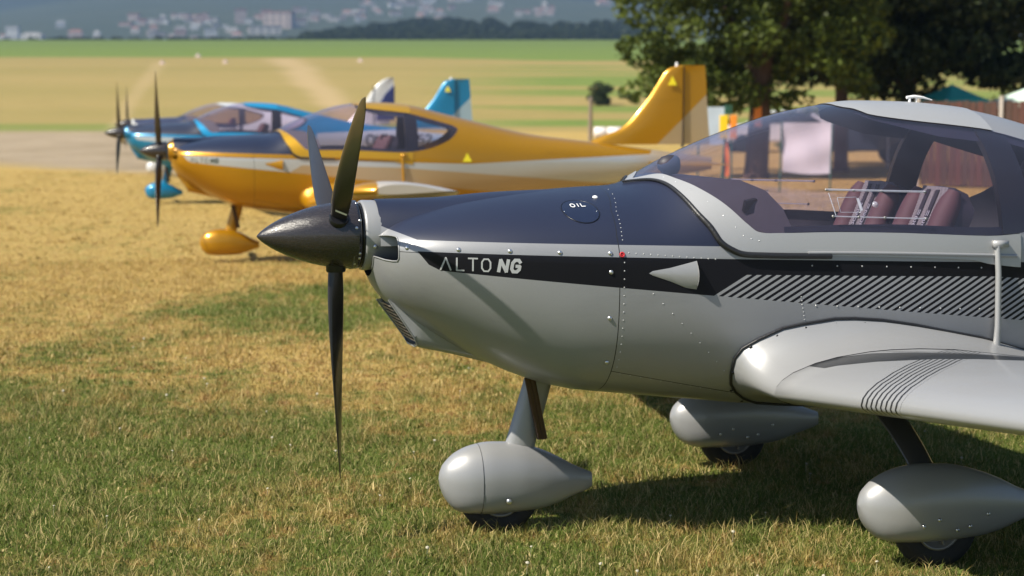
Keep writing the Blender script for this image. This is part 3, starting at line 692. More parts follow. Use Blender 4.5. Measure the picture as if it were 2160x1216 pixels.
    for f in ((lambda p: p), mir):
        a0 = ALO(1.885)
        g.grid([[f(SP(lerp(XUP(lerp(13.8, 90, s)), 1.885, v), lerp(lerp(13.8, 90, s), lerp(a0, 90, s), v), .002)) for v in lin(0, 1, 22)] for s in lin(0, 1, 24)], flip=(f is mir))
        x1 = [1.885, 1.8868, 1.889, 1.893, 1.905, 1.92, 1.936, 1.95, 1.969, 2.0, 2.037] + lin(2.09, 2.7, 12) + lin(2.75, 2.958, 10)
        g.grid([[f(SP(x, lerp(ALO(x), AHI(x), k / 18), .002)) for x in x1] for k in range(19)], flip=(f is mir))
    link('canopy_glass', g.mesh('canopy_glass', True, 1e-5), M_glass, t)
    g = G(); x1 = [1.885, 1.8868, 1.889, 1.893, 1.905, 1.92, 1.936, 1.95, 1.969, 2.0, 2.037] + lin(2.09, 2.475, 8)
    for f in ((lambda p: p), mir): g.grid([[f(SP(x, lerp(AHI(x), 90, k / 8), .005)) for x in x1] for k in range(9)], flip=(f is mir))
    link('roof_panel', g.mesh('roof_panel', True, 1e-5), liv['frame'], t)
    # hoop behind the seats, following the skin from the inside
    for nm, xa, xb_, dp in (('roll_hoop', 2.40, 2.53, .022),):
        g = G(); al = lin(-5, 90, 20)
        for f in ((lambda p: p), mir):
            P1 = lambda x, a, o: f(SP(x + .065 * math.sin(R(max(a, 0))) * 0 - (.07 if nm == 'x' else 0), a, o))
            g.grid([[P1(xa, a, -.004), P1(xb_, a, -.004), P1(xb_, a, -.03), P1(xa, a, -.03), P1(xa, a, -.004)] for a in al], flip=not (f is mir))
        link(nm, autosmooth(g.mesh(nm, True, 1e-5)), M_black, t)
    # header rail along the roof edge, sill, deck, glare shield
    g = G()
    for f in ((lambda p: p), mir):
        g.grid([[f(SP(x, lerp(AHI(x) - 7 * min(1, max(0, x - 1.93) / .3), 90, k / 6), -.012)) for x in lin(1.93, 2.47, 14)] for k in range(7)], flip=not (f is mir))
        g.grid([[f(SP(x, lerp(max(ALO(x) - 1, 3), ALO(x) + (3.2 if x < 2.4 else 3.0), k / 2), -.012)) for x in lin(1.5, 2.6, 14)] for k in range(3)], flip=not (f is mir))
        xr = [x for x in lin(2.5, 2.955, 12)]
        g.grid([[f(SP(x, lerp(AHI(x) - 5, 90, k / 4), -.008)) for x in xr] for k in range(5)], flip=not (f is mir))
    link('cabin_lining', g.mesh('cabin_lining'), plain('navy cabin lining', (.012, .013, .028), .6), t)
    g = G(); g.grid([[(x, -WW(x) * .97, 1.02), (x, 0, 1.0), (x, WW(x) * .97, 1.02)] for x in lin(.95, 3.0, 12)], flip=True)
    g.grid([[(2.96, -.44, 1.02), (2.96, -.40, 1.2), (2.96, -.30, 1.36)], [(2.96, .44, 1.02), (2.96, .40, 1.2), (2.96, .30, 1.36)]])
    link('cabin_floor', g.mesh('cabin_floor', False), M_dark, t)
    g = G(); prof = [(1.0, 1.10), (1.07, 1.30), (1.12, 1.345), (1.25, 1.362), (1.38, 1.355), (1.46, 1.318), (1.51, 1.255), (1.535, 1.19), (1.54, 1.10)]
    wf = pchip([(1.0, .2), (1.12, .16), (1.2, .30), (1.3, .36), (1.4, .40), (1.54, .43)])
    yr = [(x, z, min(.93 * WW(x), max(.05, .95 * -SZ(x, min(z, ZT(x) - .02)).y))) for x, z in prof]
    g.grid([[(x, y * k, z) for x, z, y in yr] for k in lin(-1, 1, 9)]); 
    for s in (-1, 1): g.cap([(x, y * s, z) for x, z, y in yr], s > 0)
    link('glare_shield', autosmooth(g.mesh('glare_shield'), 60), M_dark, t)
    for sy in (-.25, .25):
        T = Matrix.Rotation(R(-24), 4, 'Y'); bx = Vector((2.16, sy, 1.0))
        def tr(p): return bx + Vector((p[0] * math.cos(R(24)) + p[2] * math.sin(R(24)), p[1], -p[0] * math.sin(R(24)) + p[2] * math.cos(R(24))))
        g = G()
        prof = lin(0, .33, 12); rows = []
        for i in range(13):
            h = .335 * i / 12; w = .17 * (1 if i < 10 else math.cos((i - 9) / 3.6 * 1.2)); d = .06 if i < 11 else .045
            rows.append([tr(q) for q in ((-.02, -w, h), (-.03, 0, h), (-.02, w, h), (d, w, h), (d + .01, 0, h), (d, -w, h))])
        g.grid(rows, closeu=True); g.cap(rows[-1]); seat = link('seat', autosmooth(g.mesh('seat', True), 50), M_dark, t)
        for sb in (-1, 1):
            g = G(); pts = [tr((-.035, sb * .135, h)) for h in lin(0, .315, 9)]; g.tube(pts, [.05, .05, .05, .05, .05, .05, .048, .042, .026], 12); link('bolster', g.mesh('bolster'), M_maroon, seat)
            g = G(); rows = [[tr((-.052 - .002 * (h > .2), sb * .035 - .014, h)), tr((-.054, sb * .035 + .014, h))] for h in lin(0, .31, 8)]; g.grid(rows); 
            g.grid([[r[0] + Vector((.004, 0, 0)), r[1] + Vector((.004, 0, 0))] for r in rows], flip=True); link('belt', g.mesh('belt'), M_belt, seat)
            if near:
                g = G(); h0 = .165
                def bs(x, z, off): return tr((-.056 - off, sb * .035 + x, h0 + z))
                for k in (0, 1): stroke(g, [(-.012 + .012 * k, .035), (-.012 + .012 * k, .055)], .005, bs, off=.001)
                letters(g, 'S', -.010, .004, .018, .022, 0, .0045, bs, off=.001); letters(g, 'O', -.010, -.026, .018, .022, 0, .0045, bs, off=.001); letters(g, 'S', -.010, -.056, .018, .022, 0, .0045, bs, off=.001)
                link('belt_print', g.mesh('belt_print', False), M_grey, seat)
        g = G(); g.grid([[tr((-.048, -.10, h)), tr((-.050, 0, h)), tr((-.048, .10, h))] for h in lin(0, .325, 6)]); link('centre_panel', g.mesh('centre_panel'), M_woven, seat)
    # --- wings and root fairings
    topc = [(1.318, .67), (1.3185, .706), (1.342, .743), (1.402, .777), (1.492, .816), (1.57, .83), (1.696, .846), (1.773, .845), (1.889, .835), (2.027, .812), (2.323, .75), (2.532, .69), (2.95, .60)]
    botc = [(1.318, .67), (1.320, .64), (1.334, .60), (1.37, .562), (1.42, .53), (1.50, .50), (1.62, .485), (1.72, .478), (1.85, .475), (2.0, .48), (2.35, .49), (2.6, .50), (2.95, .55)]
    loop = topc[::-1] + botc[1:]
    for s in (1, -1):
        F_ = (lambda p: Vector(p)) if s == 1 else mir
        root = wing_sec(-.72, 1.37, 1.42, LEZ)
        fus = [SZ(x, max(z, ZB(x) + .004), -.003) for x, z in loop]
        lp = [SZ(x, max(z, ZB(x) + .004), .004) for x, z in loop]
        rows = [fus]
        for k in range(1, 9):
            q = k / 8; b = 1 - (1 - q) ** 2.2; yq = q ** 1.25
            rows.append([Vector((lerp(a[0], r[0], b), lerp(a[1], r[1], yq), lerp(a[2], r[2], b))) for a, r in zip(lp, root)])
        g = G(); g.grid([[F_(p) for p in r] for r in rows], flip=(s == 1))
        wg = G()
        secs = [(-.7185, 1.37, 1.42, LEZ), (-.722, 1.367, 1.424, LEZ), (-.9, 1.373, 1.40, LEZ + .018), (-1.2, 1.385, 1.36, LEZ + .046), (-1.8, 1.41, 1.27, LEZ + .10), (-2.8, 1.45, 1.12, LEZ + .19), (-3.9, 1.5, .96, LEZ + .29), (-4.05, 1.56, .86, LEZ + .305), (-4.13, 1.72, .58, LEZ + .31)]
        W_ = [wing_sec(*q) for q in secs]; wg.grid([[F_(p) for p in r] for r in W_], flip=(s == 1)); wg.cap([F_(p) for p in W_[-1]], s == 1)
        wo = link('wing', wg.mesh('wing'), wingm, t)
        g2 = G(); g2.tube([F_((p[0], p[1] - .001, p[2] + (.001 if i < 12 else -.001))) for i, p in enumerate(root)], .0022, 6); link('root_seam', g2.mesh('root_seam'), M_seal, wo)
        link('root_fairing', g.mesh('root_fairing'), glm, wo)
        g = G(); g.tube([F_(SZ(x, max(z, ZB(x) + .006), .004)) for x, z in loop[0:-3]], .0052, 6); sl_ = link('fairing_seal', g.mesh('fairing_seal'), M_seal if near else glm, wo)
        if near and s == 1:
            for (x, z) in [(1.322, .665), (1.372, .762), (1.47, .80), (1.58, .826), (1.70, .838), (1.815, .836), (1.93, .822), (2.05, .80), (2.2, .772), (2.33, .74), (1.345, .59), (1.42, .536)]:
                g = G(); p = SZ(x, z - .012, .010); g.dome(p, _N(x, AZ(x, z)), .007); link('clip', g.mesh('clip'), M_black, sl_) if False else link('seal_clip', g.mesh('seal_clip'), M_black, wo)
    # --- tail
    top = 2.04
    g = G()
    if fin == 'square': prof = [(4.35, 1.20, 5.74), (4.557, 1.29, 5.74), (4.712, 1.345, 5.735), (4.80, 1.40, 5.73), (4.867, 1.454, 5.725), (4.97, 1.575, 5.715), (5.073, 1.705, 5.705), (5.15, 1.83, 5.70), (5.227, 1.957, 5.69), (5.28, 2.01, 5.685), (5.357, 2.033, 5.682), (5.40, 2.043, 5.68)]
    else: prof = [(4.8, 1.15, 5.80), (5.0, 1.35, 5.88), (5.24, 1.62, 5.90), (5.34, 1.80, 5.91), (5.44, 1.95, 5.92), (5.54, 2.07, 5.92), (5.66, 2.16, 5.92), (5.78, 2.21, 5.91), (5.86, 2.225, 5.90)]
    def finsec(xl, z, xt, x_from=0., x_to=1.):
        out = []; n = 9; tk = .052 * (1 - .35 * (z - 1.2))
        for k in range(n): 
            c = lerp(x_from, x_to, (k / (n - 1))); q = c ** 1.5; out.append((lerp(xl, xt, q), -tk * (math.sin(math.pi * min(1, q ** .5 * .98 + .02)) * .9) * (1 - .3 * q) - .001, z))
        return out + [(a, -b, c) for a, b, c in out[::-1]]
    g.grid([finsec(*p) for p in prof], flip=True); g.cap(finsec(*prof[-1]), True)
    fo = link('tail_fin', autosmooth(g.mesh('tail_fin'), 50), body if fin == 'square' else liv['frame'], t)
    g = G(); g.box((5.44, 0, 1.60), (.007, .098, .86)); link('rudder_gap', g.mesh('rudder_gap', False), M_black, fo)
    if fin != 'square':
        g = G(); g.extr([(5.935, 1.25), (5.50, 1.25), (5.58, 1.62), (5.72, 1.85), (5.84, 1.97), (5.935, 2.06)], -.05, .05); link('rudder', bevel(g.mesh('rudder', False), .02), liv['stripe'], fo)
    else:
        g = G(); g.tube([(5.37, 0, 2.03), (5.37, 0, 2.075)], [.018, .012], 8); link('tail_light', g.mesh('tail_light'), M_white, fo)
        tri = lambda x, z, off: Vector((x, -.058 - off, z))
        g = G(); g.v = [(5.26, -.056, 1.83), (5.36, -.056, 1.83), (5.31, -.056, 1.93), (5.26, -.052, 1.83), (5.36, -.052, 1.83), (5.31, -.052, 1.93)]; g.f = [(0, 1, 2), (5, 4, 3), (0, 3, 4, 1), (1, 4, 5, 2), (2, 5, 3, 0)]
        link('warning_triangle', g.mesh('warning_triangle', False), M_yellow, fo)
        g = G(); rows = [[SZ(3.02 + .05 * k, 1.045, .003), SZ(3.045 + .025 * k, 1.09, .003), SZ(3.045 + .002 * k, 1.125, .003)] for k in (0, 1, 2)]
        g.v = [SZ(2.99, 1.04, .003), SZ(3.09, 1.04, .003), SZ(3.04, 1.13, .003)]; g.f = [(0, 1, 2)]; link('warning_triangle', g.mesh('warning_triangle', False), M_yellow, t)
    g = G(); 
    for s in (1, -1):
        sec = [[(5.02 + .1 * q + c * (.62 - .1 * q), s * (.05 + 1.2 * q), 1.02 + k * tt * .09) for k, c, tt in ([(1, c, tt) for c, tt in naca()[::-1]] + [(-1, c, tt) for c, tt in naca()[1:]])] for q in (0, .5, 1)]
        g.grid(sec, flip=(s == -1)); g.cap(sec[-1], s == -1)
    link('tailplane', g.mesh('tailplane'), wingm if near else liv['frame'], t)
    # --- propeller
    hub = Vector((-.080, 0, 1.152)); g = G(); g.lathe([(.043, 0), (.043, spin[0] * .97), (.015, spin[0] * .985), (.0, .05), (.0, 0)], (-.045, 0, 1.152)); pr = link('propeller', g.mesh('propeller', True), M_rim, t)
    g = G(); L = spin[1]; g.lathe([(-.371 / .371 * L * (1 - q), spin[0] * (1 - (1 - q) ** 1.9) ** .78 + .0005) for q in [0, .004, .015, .04, .08, .14, .2, .28, .36, .45, .54, .63, .72, .81, .9, .96, .985]] + [(-.012, spin[0] * .985)], (0, 0, 1.155)); 
    sp = link('spinner', g.mesh('spinner'), M_carbon, pr)
    for a in blade_a:
        g = G(); rows = []
        CH = pchip([(0, .056), (.1, .064), (.2, .076), (.35, .083), (.5, .082), (.65, .077), (.8, .068), (.9, .054), (.96, .036), (1, .006)])
        TW = pchip([(0, 74), (.12, 68), (.25, 55), (.4, 44), (.6, 32), (.8, 23), (1, 16)])
        ra = R(a); er = Vector((-.045 * math.sin(ra), -math.sin(ra), math.cos(ra))); et = Vector((-.045 * math.cos(ra), -math.cos(ra), -math.sin(ra)))
        for i in range(25):
            q = i / 24; r = lerp(.06, RB, q); c = CH(q) * (RB / .92); tw = R(TW(q)); tk = lerp(.024, .003, q ** .6) if q > .1 else lerp(.027, .016, q / .1)
            cd = et * math.cos(tw) + Vector((1, 0, 0)) * math.sin(tw); nd = et * -math.sin(tw) + Vector((1, 0, 0)) * math.cos(tw); sw = -.006 * math.sin(q * math.pi) + .008 * q ** 4
            row = []
            for k in range(14):
                p = 2 * math.pi * k / 14; cc, ss_ = math.cos(p), math.sin(p); row.append(hub + er * r + cd * (c * .5 * cc + sw) + nd * (tk * .5 * ss_ * (1 - .5 * cc * (q > .15))))
            rows.append(row)
        g.grid(rows, closeu=True); g.cap(rows[-1]); bo = link('blade', g.mesh('blade'), M_blade, pr)
        g2 = G(); g2.tube([hub + er * (spin[0] * .80), hub + er * (spin[0] * 1.02), hub + er * (spin[0] * 1.07)], [.038, .037, .032], 16); link('blade_root', g2.mesh('blade_root'), M_black, pr)
    if near:
        for a in (20, 62, 75, 120, 130, 145, 160, 200, 240, 282, 300):
            q = R(a); n = Vector((0, -math.sin(q), math.cos(q))); g = G(); g.dome(Vector((-.008 - .014 * ((a // 5) % 2), 0, 1.155)) + n * (spin[0] * .985), n, .0065); link('screw', g.mesh('screw'), M_chrome, pr)
        a = R(blade_a[0]); er = Vector((0, -math.sin(a), math.cos(a))); tw = R(63); et = Vector((0, -math.cos(a), -math.sin(a))); cd = et * math.cos(tw) + Vector((1, 0, 0)) * math.sin(tw); nd = et * -math.sin(tw) + Vector((1, 0, 0)) * math.cos(tw)
        for sg in (1, -1):
            g = G(); c0 = hub + er * .185
            g.v = [c0 + cd * u * .022 + er * v * .006 + nd * sg * .0145 for u, v in ((-1, -1), (1, -1), (1, 1), (-1, 1))]; g.f = [(0, 1, 2, 3)]; link('blade_sticker', g.mesh('blade_sticker', False), M_white, pr)
    # --- undercarriage
    def wheel(parent, x, y, w=.085, r=.158):
        g = G(); k = w / 2; g.lathe([(-k * .8, r * .56), (-k, r * .68), (-k, r * .84), (-k * .75, r * .96), (-k * .3, r), (k * .3, r), (k * .75, r * .96), (k, r * .84), (k, r * .68), (k * .8, r * .56)], (x, y, r - .008), 'y', 32)
        link('tyre', g.mesh('tyre'), M_rubber, parent)
        g = G(); g.lathe([(-k * .82, r * .57), (-k * .95, r * .55), (-k * .85, r * .50), (-k * .4, r * .42), (-k * .45, r * .15), (-k * .9, r * .12), (-k * .9, 0.001), (k * .9, .001), (k * .9, r * .12), (k * .4, r * .42), (k * .95, r * .55), (k * .82, r * .57)], (x, y, r - .008), 'y', 28)
        for j in range(5):
            q = j * 2 * math.pi / 5; g.tube([(x + r * .14 * math.cos(q), y - k * .55, r - .008 + r * .14 * math.sin(q)), (x + r * .47 * math.cos(q), y - k * .55, r - .008 + r * .47 * math.sin(q))], .008, 6)
        link('rim', g.mesh('rim'), M_rim, parent)
    g = G()
    def leg(g, a, b, ca, cb, ta, tb, bow=(0, 0, 0)):
        rows = []
        for i in range(9):
            q = i / 8; c = Vector(a).lerp(Vector(b), q) + Vector(bow) * math.sin(math.pi * q); w = lerp(ca, cb, q); th = lerp(ta, tb, q)
            rows.append([c + Vector((w / 2 * math.cos(p), th / 2 * math.sin(p), 0)) for p in lin(0, 2 * math.pi * 11 / 12, 12)])
        g.grid(rows, closeu=True)
    leg(g, (.715, 0, .62), (.625, 0, .31), .115, .125, .06, .06); ng = link('nose_gear', g.mesh('nose_gear'), glm, t)
    g = G(); g.tube([(.645, -.06, .60), (.70, -.045, .36)], [.014, .013], 8); g.tube([(.66, -.06, .60), (.715, -.045, .36)], [.014, .013], 8); link('leg_bar', g.mesh('leg_bar'), M_brown, ng)  # two thin dark brown bars beside the nose leg
    g = G(); rg = pant(g, .309, .612, 0, .105); wf_ = link('wheel_fairing', g.mesh('wheel_fairing'), glm, ng)
    if near:
        g = G(); q_ = rg(10, 0); g.tube(q_ + q_[:1], .0009, 6); link('fairing_joint', g.mesh('fairing_joint'), M_seal, ng); wheel(ng, .548, 0)
    if near:
        g = G(); g.dome((.56, -.104, .135), (0, -1, 0), .012); link('axle_cap', g.mesh('axle_cap'), M_chrome, ng)
    for s in (-1, 1):
        g = G(); leg(g, (1.83, s * .60, .56), (1.865, s * .90, .345), .115, .10, .04, .035, (0, s * .03, 0)); mg = link('main_gear', g.mesh('main_gear'), liv['leg'], t)
        g = G(); rg = pant(g, 1.60, .72, s * .93, .11, .02); link('wheel_fairing', g.mesh('wheel_fairing'), glm, mg)
        if near:
            pass; wheel(mg, 1.90, s * .93)
        if near:
            for q in ((1.80, .17), (1.86, .19), (2.05, .2), (1.98, .16), (1.93, .15)):
                g = G(); g.dome((q[0], s * .93 - .110, q[1]), (0, -1, 0), .007); link('axle_screw', g.mesh('axle_screw'), M_chrome, mg)
    # --- details seen on every aircraft of the row
    S_ = lambda x, z, off: SZ(x, z, off)
    for c_, x_, z_, cw_, ch_, w_, sh_ in (('^', .238, 1.048, .034, .044, .0055, 0), ('L', .292, 1.0465, .027, .044, .0055, 0), ('T', .331, 1.0455, .031, .044, .0055, 0), ('O', .377, 1.044, .029, .043, .0055, 0), ('N', .434, 1.043, .026, .041, .0115, .18), ('G', .477, 1.042, .026, .041, .0115, .18)):
        g = G(); letters(g, c_, x_, z_, cw_, ch_, 0, w_, S_, -.028, sh_); link('letter', g.mesh('letter', False, 1e-5), liv['text'], t)
    g = G(); A = [(.972, 1.030), (.985, 1.038), (1.05, 1.048), (1.10, 1.060), (1.151, 1.072)]; B = [(.972, 1.030), (.985, 1.022), (1.05, 1.000), (1.11, .975), (1.151, .968)]
    g.grid([[SZ(*a, .002) for a in A], [SZ(lerp(a[0], b[0], .5), lerp(a[1], b[1], .5), .002 + .028 * ((a[0] - .972) / .18) ** 1.2) for a, b in zip(A, B)], [SZ(*b, .002) for b in B]])
    g.grid([[SZ(1.151, lerp(1.072, .968, k / 6), .002) for k in range(7)], [SZ(1.151, lerp(1.072, .968, k / 6), .002 + .030 * math.sin(math.pi * k / 6)) for k in range(7)]])
    link('air_scoop', g.mesh('air_scoop'), glm, t)
    # vertical strip and its cap behind the door
    g = G(); g.tube([SZ(2.36, 1.10, .012), SZ(2.362, 1.0, .020), SZ(2.372, .8, .022), SZ(2.378, .705, .03)], [.0115, .0115, .0115, .015], 10); g.box(SZ(2.372, 1.108, .014), (.062, .02, .026)); link('joint_strip', g.mesh('joint_strip'), liv['frame'] if near else glm, t)
    if reg:
        g = G(); letters(g, 'OK', 3.93, .955, .12, .155, .045, .03, S_); letters(g, '-', 4.27, .955, .07, .155, .0, .03, S_); letters(g, 'WUS', 4.37, .965, .095, .14, .035, .026, S_); letters(g, '52', 4.80, .97, .095, .14, .035, .026, S_)
        link('registration', g.mesh('registration', False), M_black, t)
    if near:
        # oil door, light, aerial
        g = G(); cx_, cz_ = .768, 1.249; ring = []
        for k in range(40):
            q = 2 * math.pi * k / 40; ring.append((cx_ + .066 * math.cos(q), AZ(cx_, cz_) + 12.6 * math.sin(q) - 4 * math.cos(q) * .25))
        g.tube([SP(x, a, .001) for x, a in ring + ring[:1]], .0016, 6, False); od = link('oil_door', g.mesh('oil_door'), M_black, t)
        g = G(); c_ = SP(cx_, AZ(cx_, cz_), .0022); P_ = [SP(lerp(cx_, x, .97), lerp(AZ(cx_, cz_), a, .97), .0018) for x, a in ring]; g.v = [c_] + P_; g.f = [(0, 1 + k, 1 + (k + 1) % 40) for k in range(40)]
        link('door_skin', g.mesh('door_skin'), liv['navy'], od)
        g = G(); letters(g, 'OIL', .742, 0, .015, .014, .010, .0030, lambda x, z, off: SP(x, 51.5 + z * 250, off + .002)); link('lettering', g.mesh('lettering', False), M_white, od)
        for q in (.708, .826):
            g = G(); g.dome(SP(q, AZ(q, 1.246), .002), _N(q, 47), .0022, 6); link('door_screw', g.mesh('door_screw'), M_chrome, od)
        g = G(); g.dome(SP(.857, 62.6, .001), _N(.857, 62), .011); link('cowl_light', g.mesh('cowl_light'), M_white, t)
        for (x, z) in [(.299, 1.12), (.474, 1.115), (.649, 1.109), (.831, 1.104), (.833, 1.036), (.831, .869), (.84, .70), (.13, 1.124), (.085, 1.05)]:
            if x < .1: p = Vector((.045, -.131, 1.118)); n = Vector((0, -1, 0))
            else: p = SZ(x, z, .001); n = _N(x, AZ(x, z))
            g = G(); g.dome(p, n, .0085, 10); link('fastener', g.mesh('fastener'), M_chrome, t)
        g = G(); g.tube([SZ(.874 + .0075 * math.cos(q), 1.098 + .0075 * math.sin(q), .003) for q in lin(0, 2 * math.pi, 16)], .003, 6); g.dome(SZ(.874, 1.098, .001), _N(.874, 8), .005); link('fuse_ring', g.mesh('fuse_ring'), plain('red ring', (.45, .02, .03), .5), t)
        # rivets
        g = G()
        def rv(x, z, r=.0030): g.dome(SZ(x, z, -.0004), _N(x, AZ(x, z)), r, 8)
        for k in range(13): rv(lerp(.90, 1.25, k / 13.), 1.104 - .03 * k / 13)
        for k in range(14): rv(.882, lerp(1.07, .68, k / 13))
        for k in range(9): rv(lerp(.90, 1.20, k / 8) + .09, lerp(.955, .655, k / 8) + .0)
        for k in range(12): rv(lerp(.90, 1.35, k / 11), lerp(.652, .556, k / 11))
        for k in range(13):
            z_ = lerp(1.15, 1.316, k / 12); rv(.884 + max(0, z_ - 1.16) * .18 + max(0, z_ - 1.25) * .5, z_, .0026)
        for k in range(14): rv(lerp(1.47, 2.29, k / 13), 1.153 - .026 * k / 13, .003)
        for k in range(7): rv(lerp(1.50, 2.30, k / 6), 1.118 - .03 * k / 6, .0045)
        for z in (1.118, 1.100, 1.15):
            for x in (1.445, 1.462): rv(x, z, .004)
        for k in range(8): rv(lerp(1.56, 1.58, k / 7), lerp(.93, .83, k / 7))
        for k in range(9): rv(lerp(1.62, 2.3, k / 8), lerp(.895, .862, k / 8), .004)
        for k in range(8): rv(lerp(1.60, 2.3, k / 7), lerp(1.045, 1.02, k / 7), .0035)
        o = link('rivet', g.mesh('rivet'), liv['frame'], t); o['kind'] = 'stuff'
        g = G()
        for k in range(9):
            q = k / 8; x = lerp(f1(.12 + .5 * q), f3(.12 + .5 * q), .62); a = lerp(f2(.12 + .5 * q), f4(.12 + .5 * q), .62); g.dome(SP(x, a, .006), _N(x, a), .0028, 6)
        o = link('frame_rivet', g.mesh('frame_rivet'), M_chrome, cf); o['kind'] = 'stuff'
        # aerial on the roof
        g = G(); x = 2.26; z = ZT(x); g.tube([(x, 0, z), (x, 0, z + .022)], [.007, .005], 8); g.tube([(x + .03, 0, z), (x + .03, 0, z + .022)], .003, 6); g.tube([(x - .014, 0, z + .022), (x + .02, 0, z + .026), (x + .06, 0, z + .022), (x + .10, 0, z + .012)], [.006, .0065, .005, .002], 8)
        link('roof_aerial', g.mesh('roof_aerial'), M_white, t)
        # glass details: sliding vent panes with rails, compass, small screen
        for s in (1, -1):
            f = (lambda p: p) if s == 1 else mir
            vp = None
            for (xa, xb_, z1, z2) in ((1.68, 2.075, 1.318, 1.306), (1.69, 2.065, 1.222, 1.208)):
                g = G(); P_ = [f(SZ(lerp(xa, xb_, q), lerp(z1, z2, q), .007)) for q in lin(0, 1, 10)]; g.tube(P_, .0042 if z1 > 1.3 else .0025, 8)
                if vp is None: vp = link('vent_window', g.mesh('vent_window'), M_acr, t)
                else: link('vent_rail', g.mesh('vent_rail'), M_acr, vp)
                for q in (0, .27, .55, 1):
                    g = G(); x = lerp(xa, xb_, q); z = lerp(z1, z2, q); p = SZ(x, z, .006); g.dome(f(p), f(_N(x, AZ(x, z))), .0065, 8); link('vent_screw', g.mesh('vent_screw'), M_rim, vp)
            g = G(); Q = [(1.715, 1.288), (1.79, 1.290), (1.80, 1.235), (1.72, 1.236)]
            g.tube([f(SZ(x, z, .008)) for x, z in Q + Q[:1]], .0016, 6); g.tube([f(SZ(1.685, 1.305, .008)), f(SZ(1.70, 1.225, .008))], .0018, 6); g.tube([f(SZ(1.795, 1.285, .009)), f(SZ(1.805, 1.24, .009))], .006, 8)
            g.dome(f(SZ(1.862, 1.262, .008)), f(_N(1.862, 25)), .013, 12); link('vent_latch', g.mesh('vent_latch'), M_acr, vp)
        g = G(); g.tube([(1.225, 0, 1.36), (1.225, 0, 1.375)], .018, 12); g.lathe([(-.05, .001), (-.045, .018), (-.03, .032), (-.01, .038), (.01, .038), (.028, .036), (.034, .03), (.035, .001)], (1.235, 0, 1.402)); link('compass', g.mesh('compass'), M_dark, t)
        g = G(); M3 = Matrix.Rotation(R(25), 3, 'X') @ Matrix.Rotation(R(20), 3, 'Z'); g.box((1.40, -.40, 1.265), (.055, .012, .045), M3); link('small_screen', g.mesh('small_screen', False), M_black, t)
    return t

def simple(name, col, metal=.0, rough=.35, coat=.5, fl=.05):
    m = Mt(name, col, rough, metal, coat); m.xyz(); m.set('Coat Roughness', .12)
    n = m.noise(240, 2); m.set('Base Color', m.mix(n, tuple(c * (1 - fl) for c in col), tuple(min(1, c * (1 + fl)) for c in col))); m.bump(m.noise(2.2, 2, .4), .06, .03); return m.m
SIL = (.290, .294, .308); NAVY = (.010, .014, .036)
silver = dict(body=paint('silver skin with black stripe', SIL, .30, .42, (.008, .008, .011), (.0, .0, .0), NAVY, coat=.25).m, wing=wing_paint('silver wing', (.30, .303, .31), .25, .42, (.012, .013, .015), coat=.25).m, trim=simple('silver trim', (.30, .303, .31), .25, .40, .25), frame=simple('silver frame', (.37, .372, .375), .25, .40, .25),
              leg=simple('dark leg', (.05, .05, .055), .2), text=M_grey, navy=simple('navy lacquer', NAVY, 0, .3), stripe=M_black)
GOLD = (.44, .215, .005)
CREAM = (.58, .52, .44)
gold = dict(body=paint('gold skin with pale stripe', GOLD, .45, .33, (.50, .50, .49), (.46, .35, .22), NAVY, aft=1).m, wing=wing_paint('gold wing', GOLD, .4, .35, (.4, .3, .1), lines=False, back=CREAM).m, trim=simple('gold trim', GOLD, .45), frame=simple('gold frame', (.55, .30, .010), .45),
            leg=simple('gold leg', GOLD, .4), text=plain('dark print', (.03, .05, .04), .5), navy=silver['navy'], stripe=M_white)
CY = (.006, .185, .36)
cyan = dict(body=paint('cyan skin with pale stripe', CY, .25, .35, (.42, .47, .50), (.34, .44, .48), (.020, .024, .045), aft=1.13).m, wing=wing_paint('cyan wing', (.6, .62, .62), .1, .35, (.1, .3, .4), lines=False).m, trim=simple('cyan trim', CY, .25), frame=simple('cyan frame', (.012, .26, .50), .25),
            leg=simple('cyan leg', CY, .25), text=plain('pale print', (.4, .45, .5), .5), navy=silver['navy'], stripe=M_white)
WH = (.55, .56, .57)
white = dict(body=paint('white skin', WH, 0, .35, WH, WH, (.03, .035, .07), aft=1).m, sash=simple('navy sash', (.03, .035, .07)), wing=wing_paint('white wing', WH, 0, .35, (.1, .1, .2), lines=False).m, trim=simple('white trim', WH), frame=simple('white frame', WH), leg=simple('white leg', WH), text=plain('navy print', (.02, .03, .10), .5), navy=silver['navy'], stripe=plain('navy rudder', (.02, .03, .12), .4))
aircraft((-.577, 6.767), 15.8, 'silver light aircraft with black hatched stripe, nearest to the camera', silver, (55.5, -64.5, 175.5), near=True)
aircraft((-3.530, 18.757), 9.85, 'gold yellow light aircraft with navy nose parked behind the silver one', gold, (26, 146, -94), spin=(.095, .28), RB=.90)
aircraft((-6.32, 29.90), 9.5, 'cyan blue light aircraft seen behind the gold one', cyan, (17, 137, -103), spin=(.10, .32), RB=.88, reg=True)
aircraft((-8.55, 41.2), 9.5, 'white light aircraft behind the blue one, rounded white and navy fin', white, (5, 125, -115), RB=.88, fin='round')

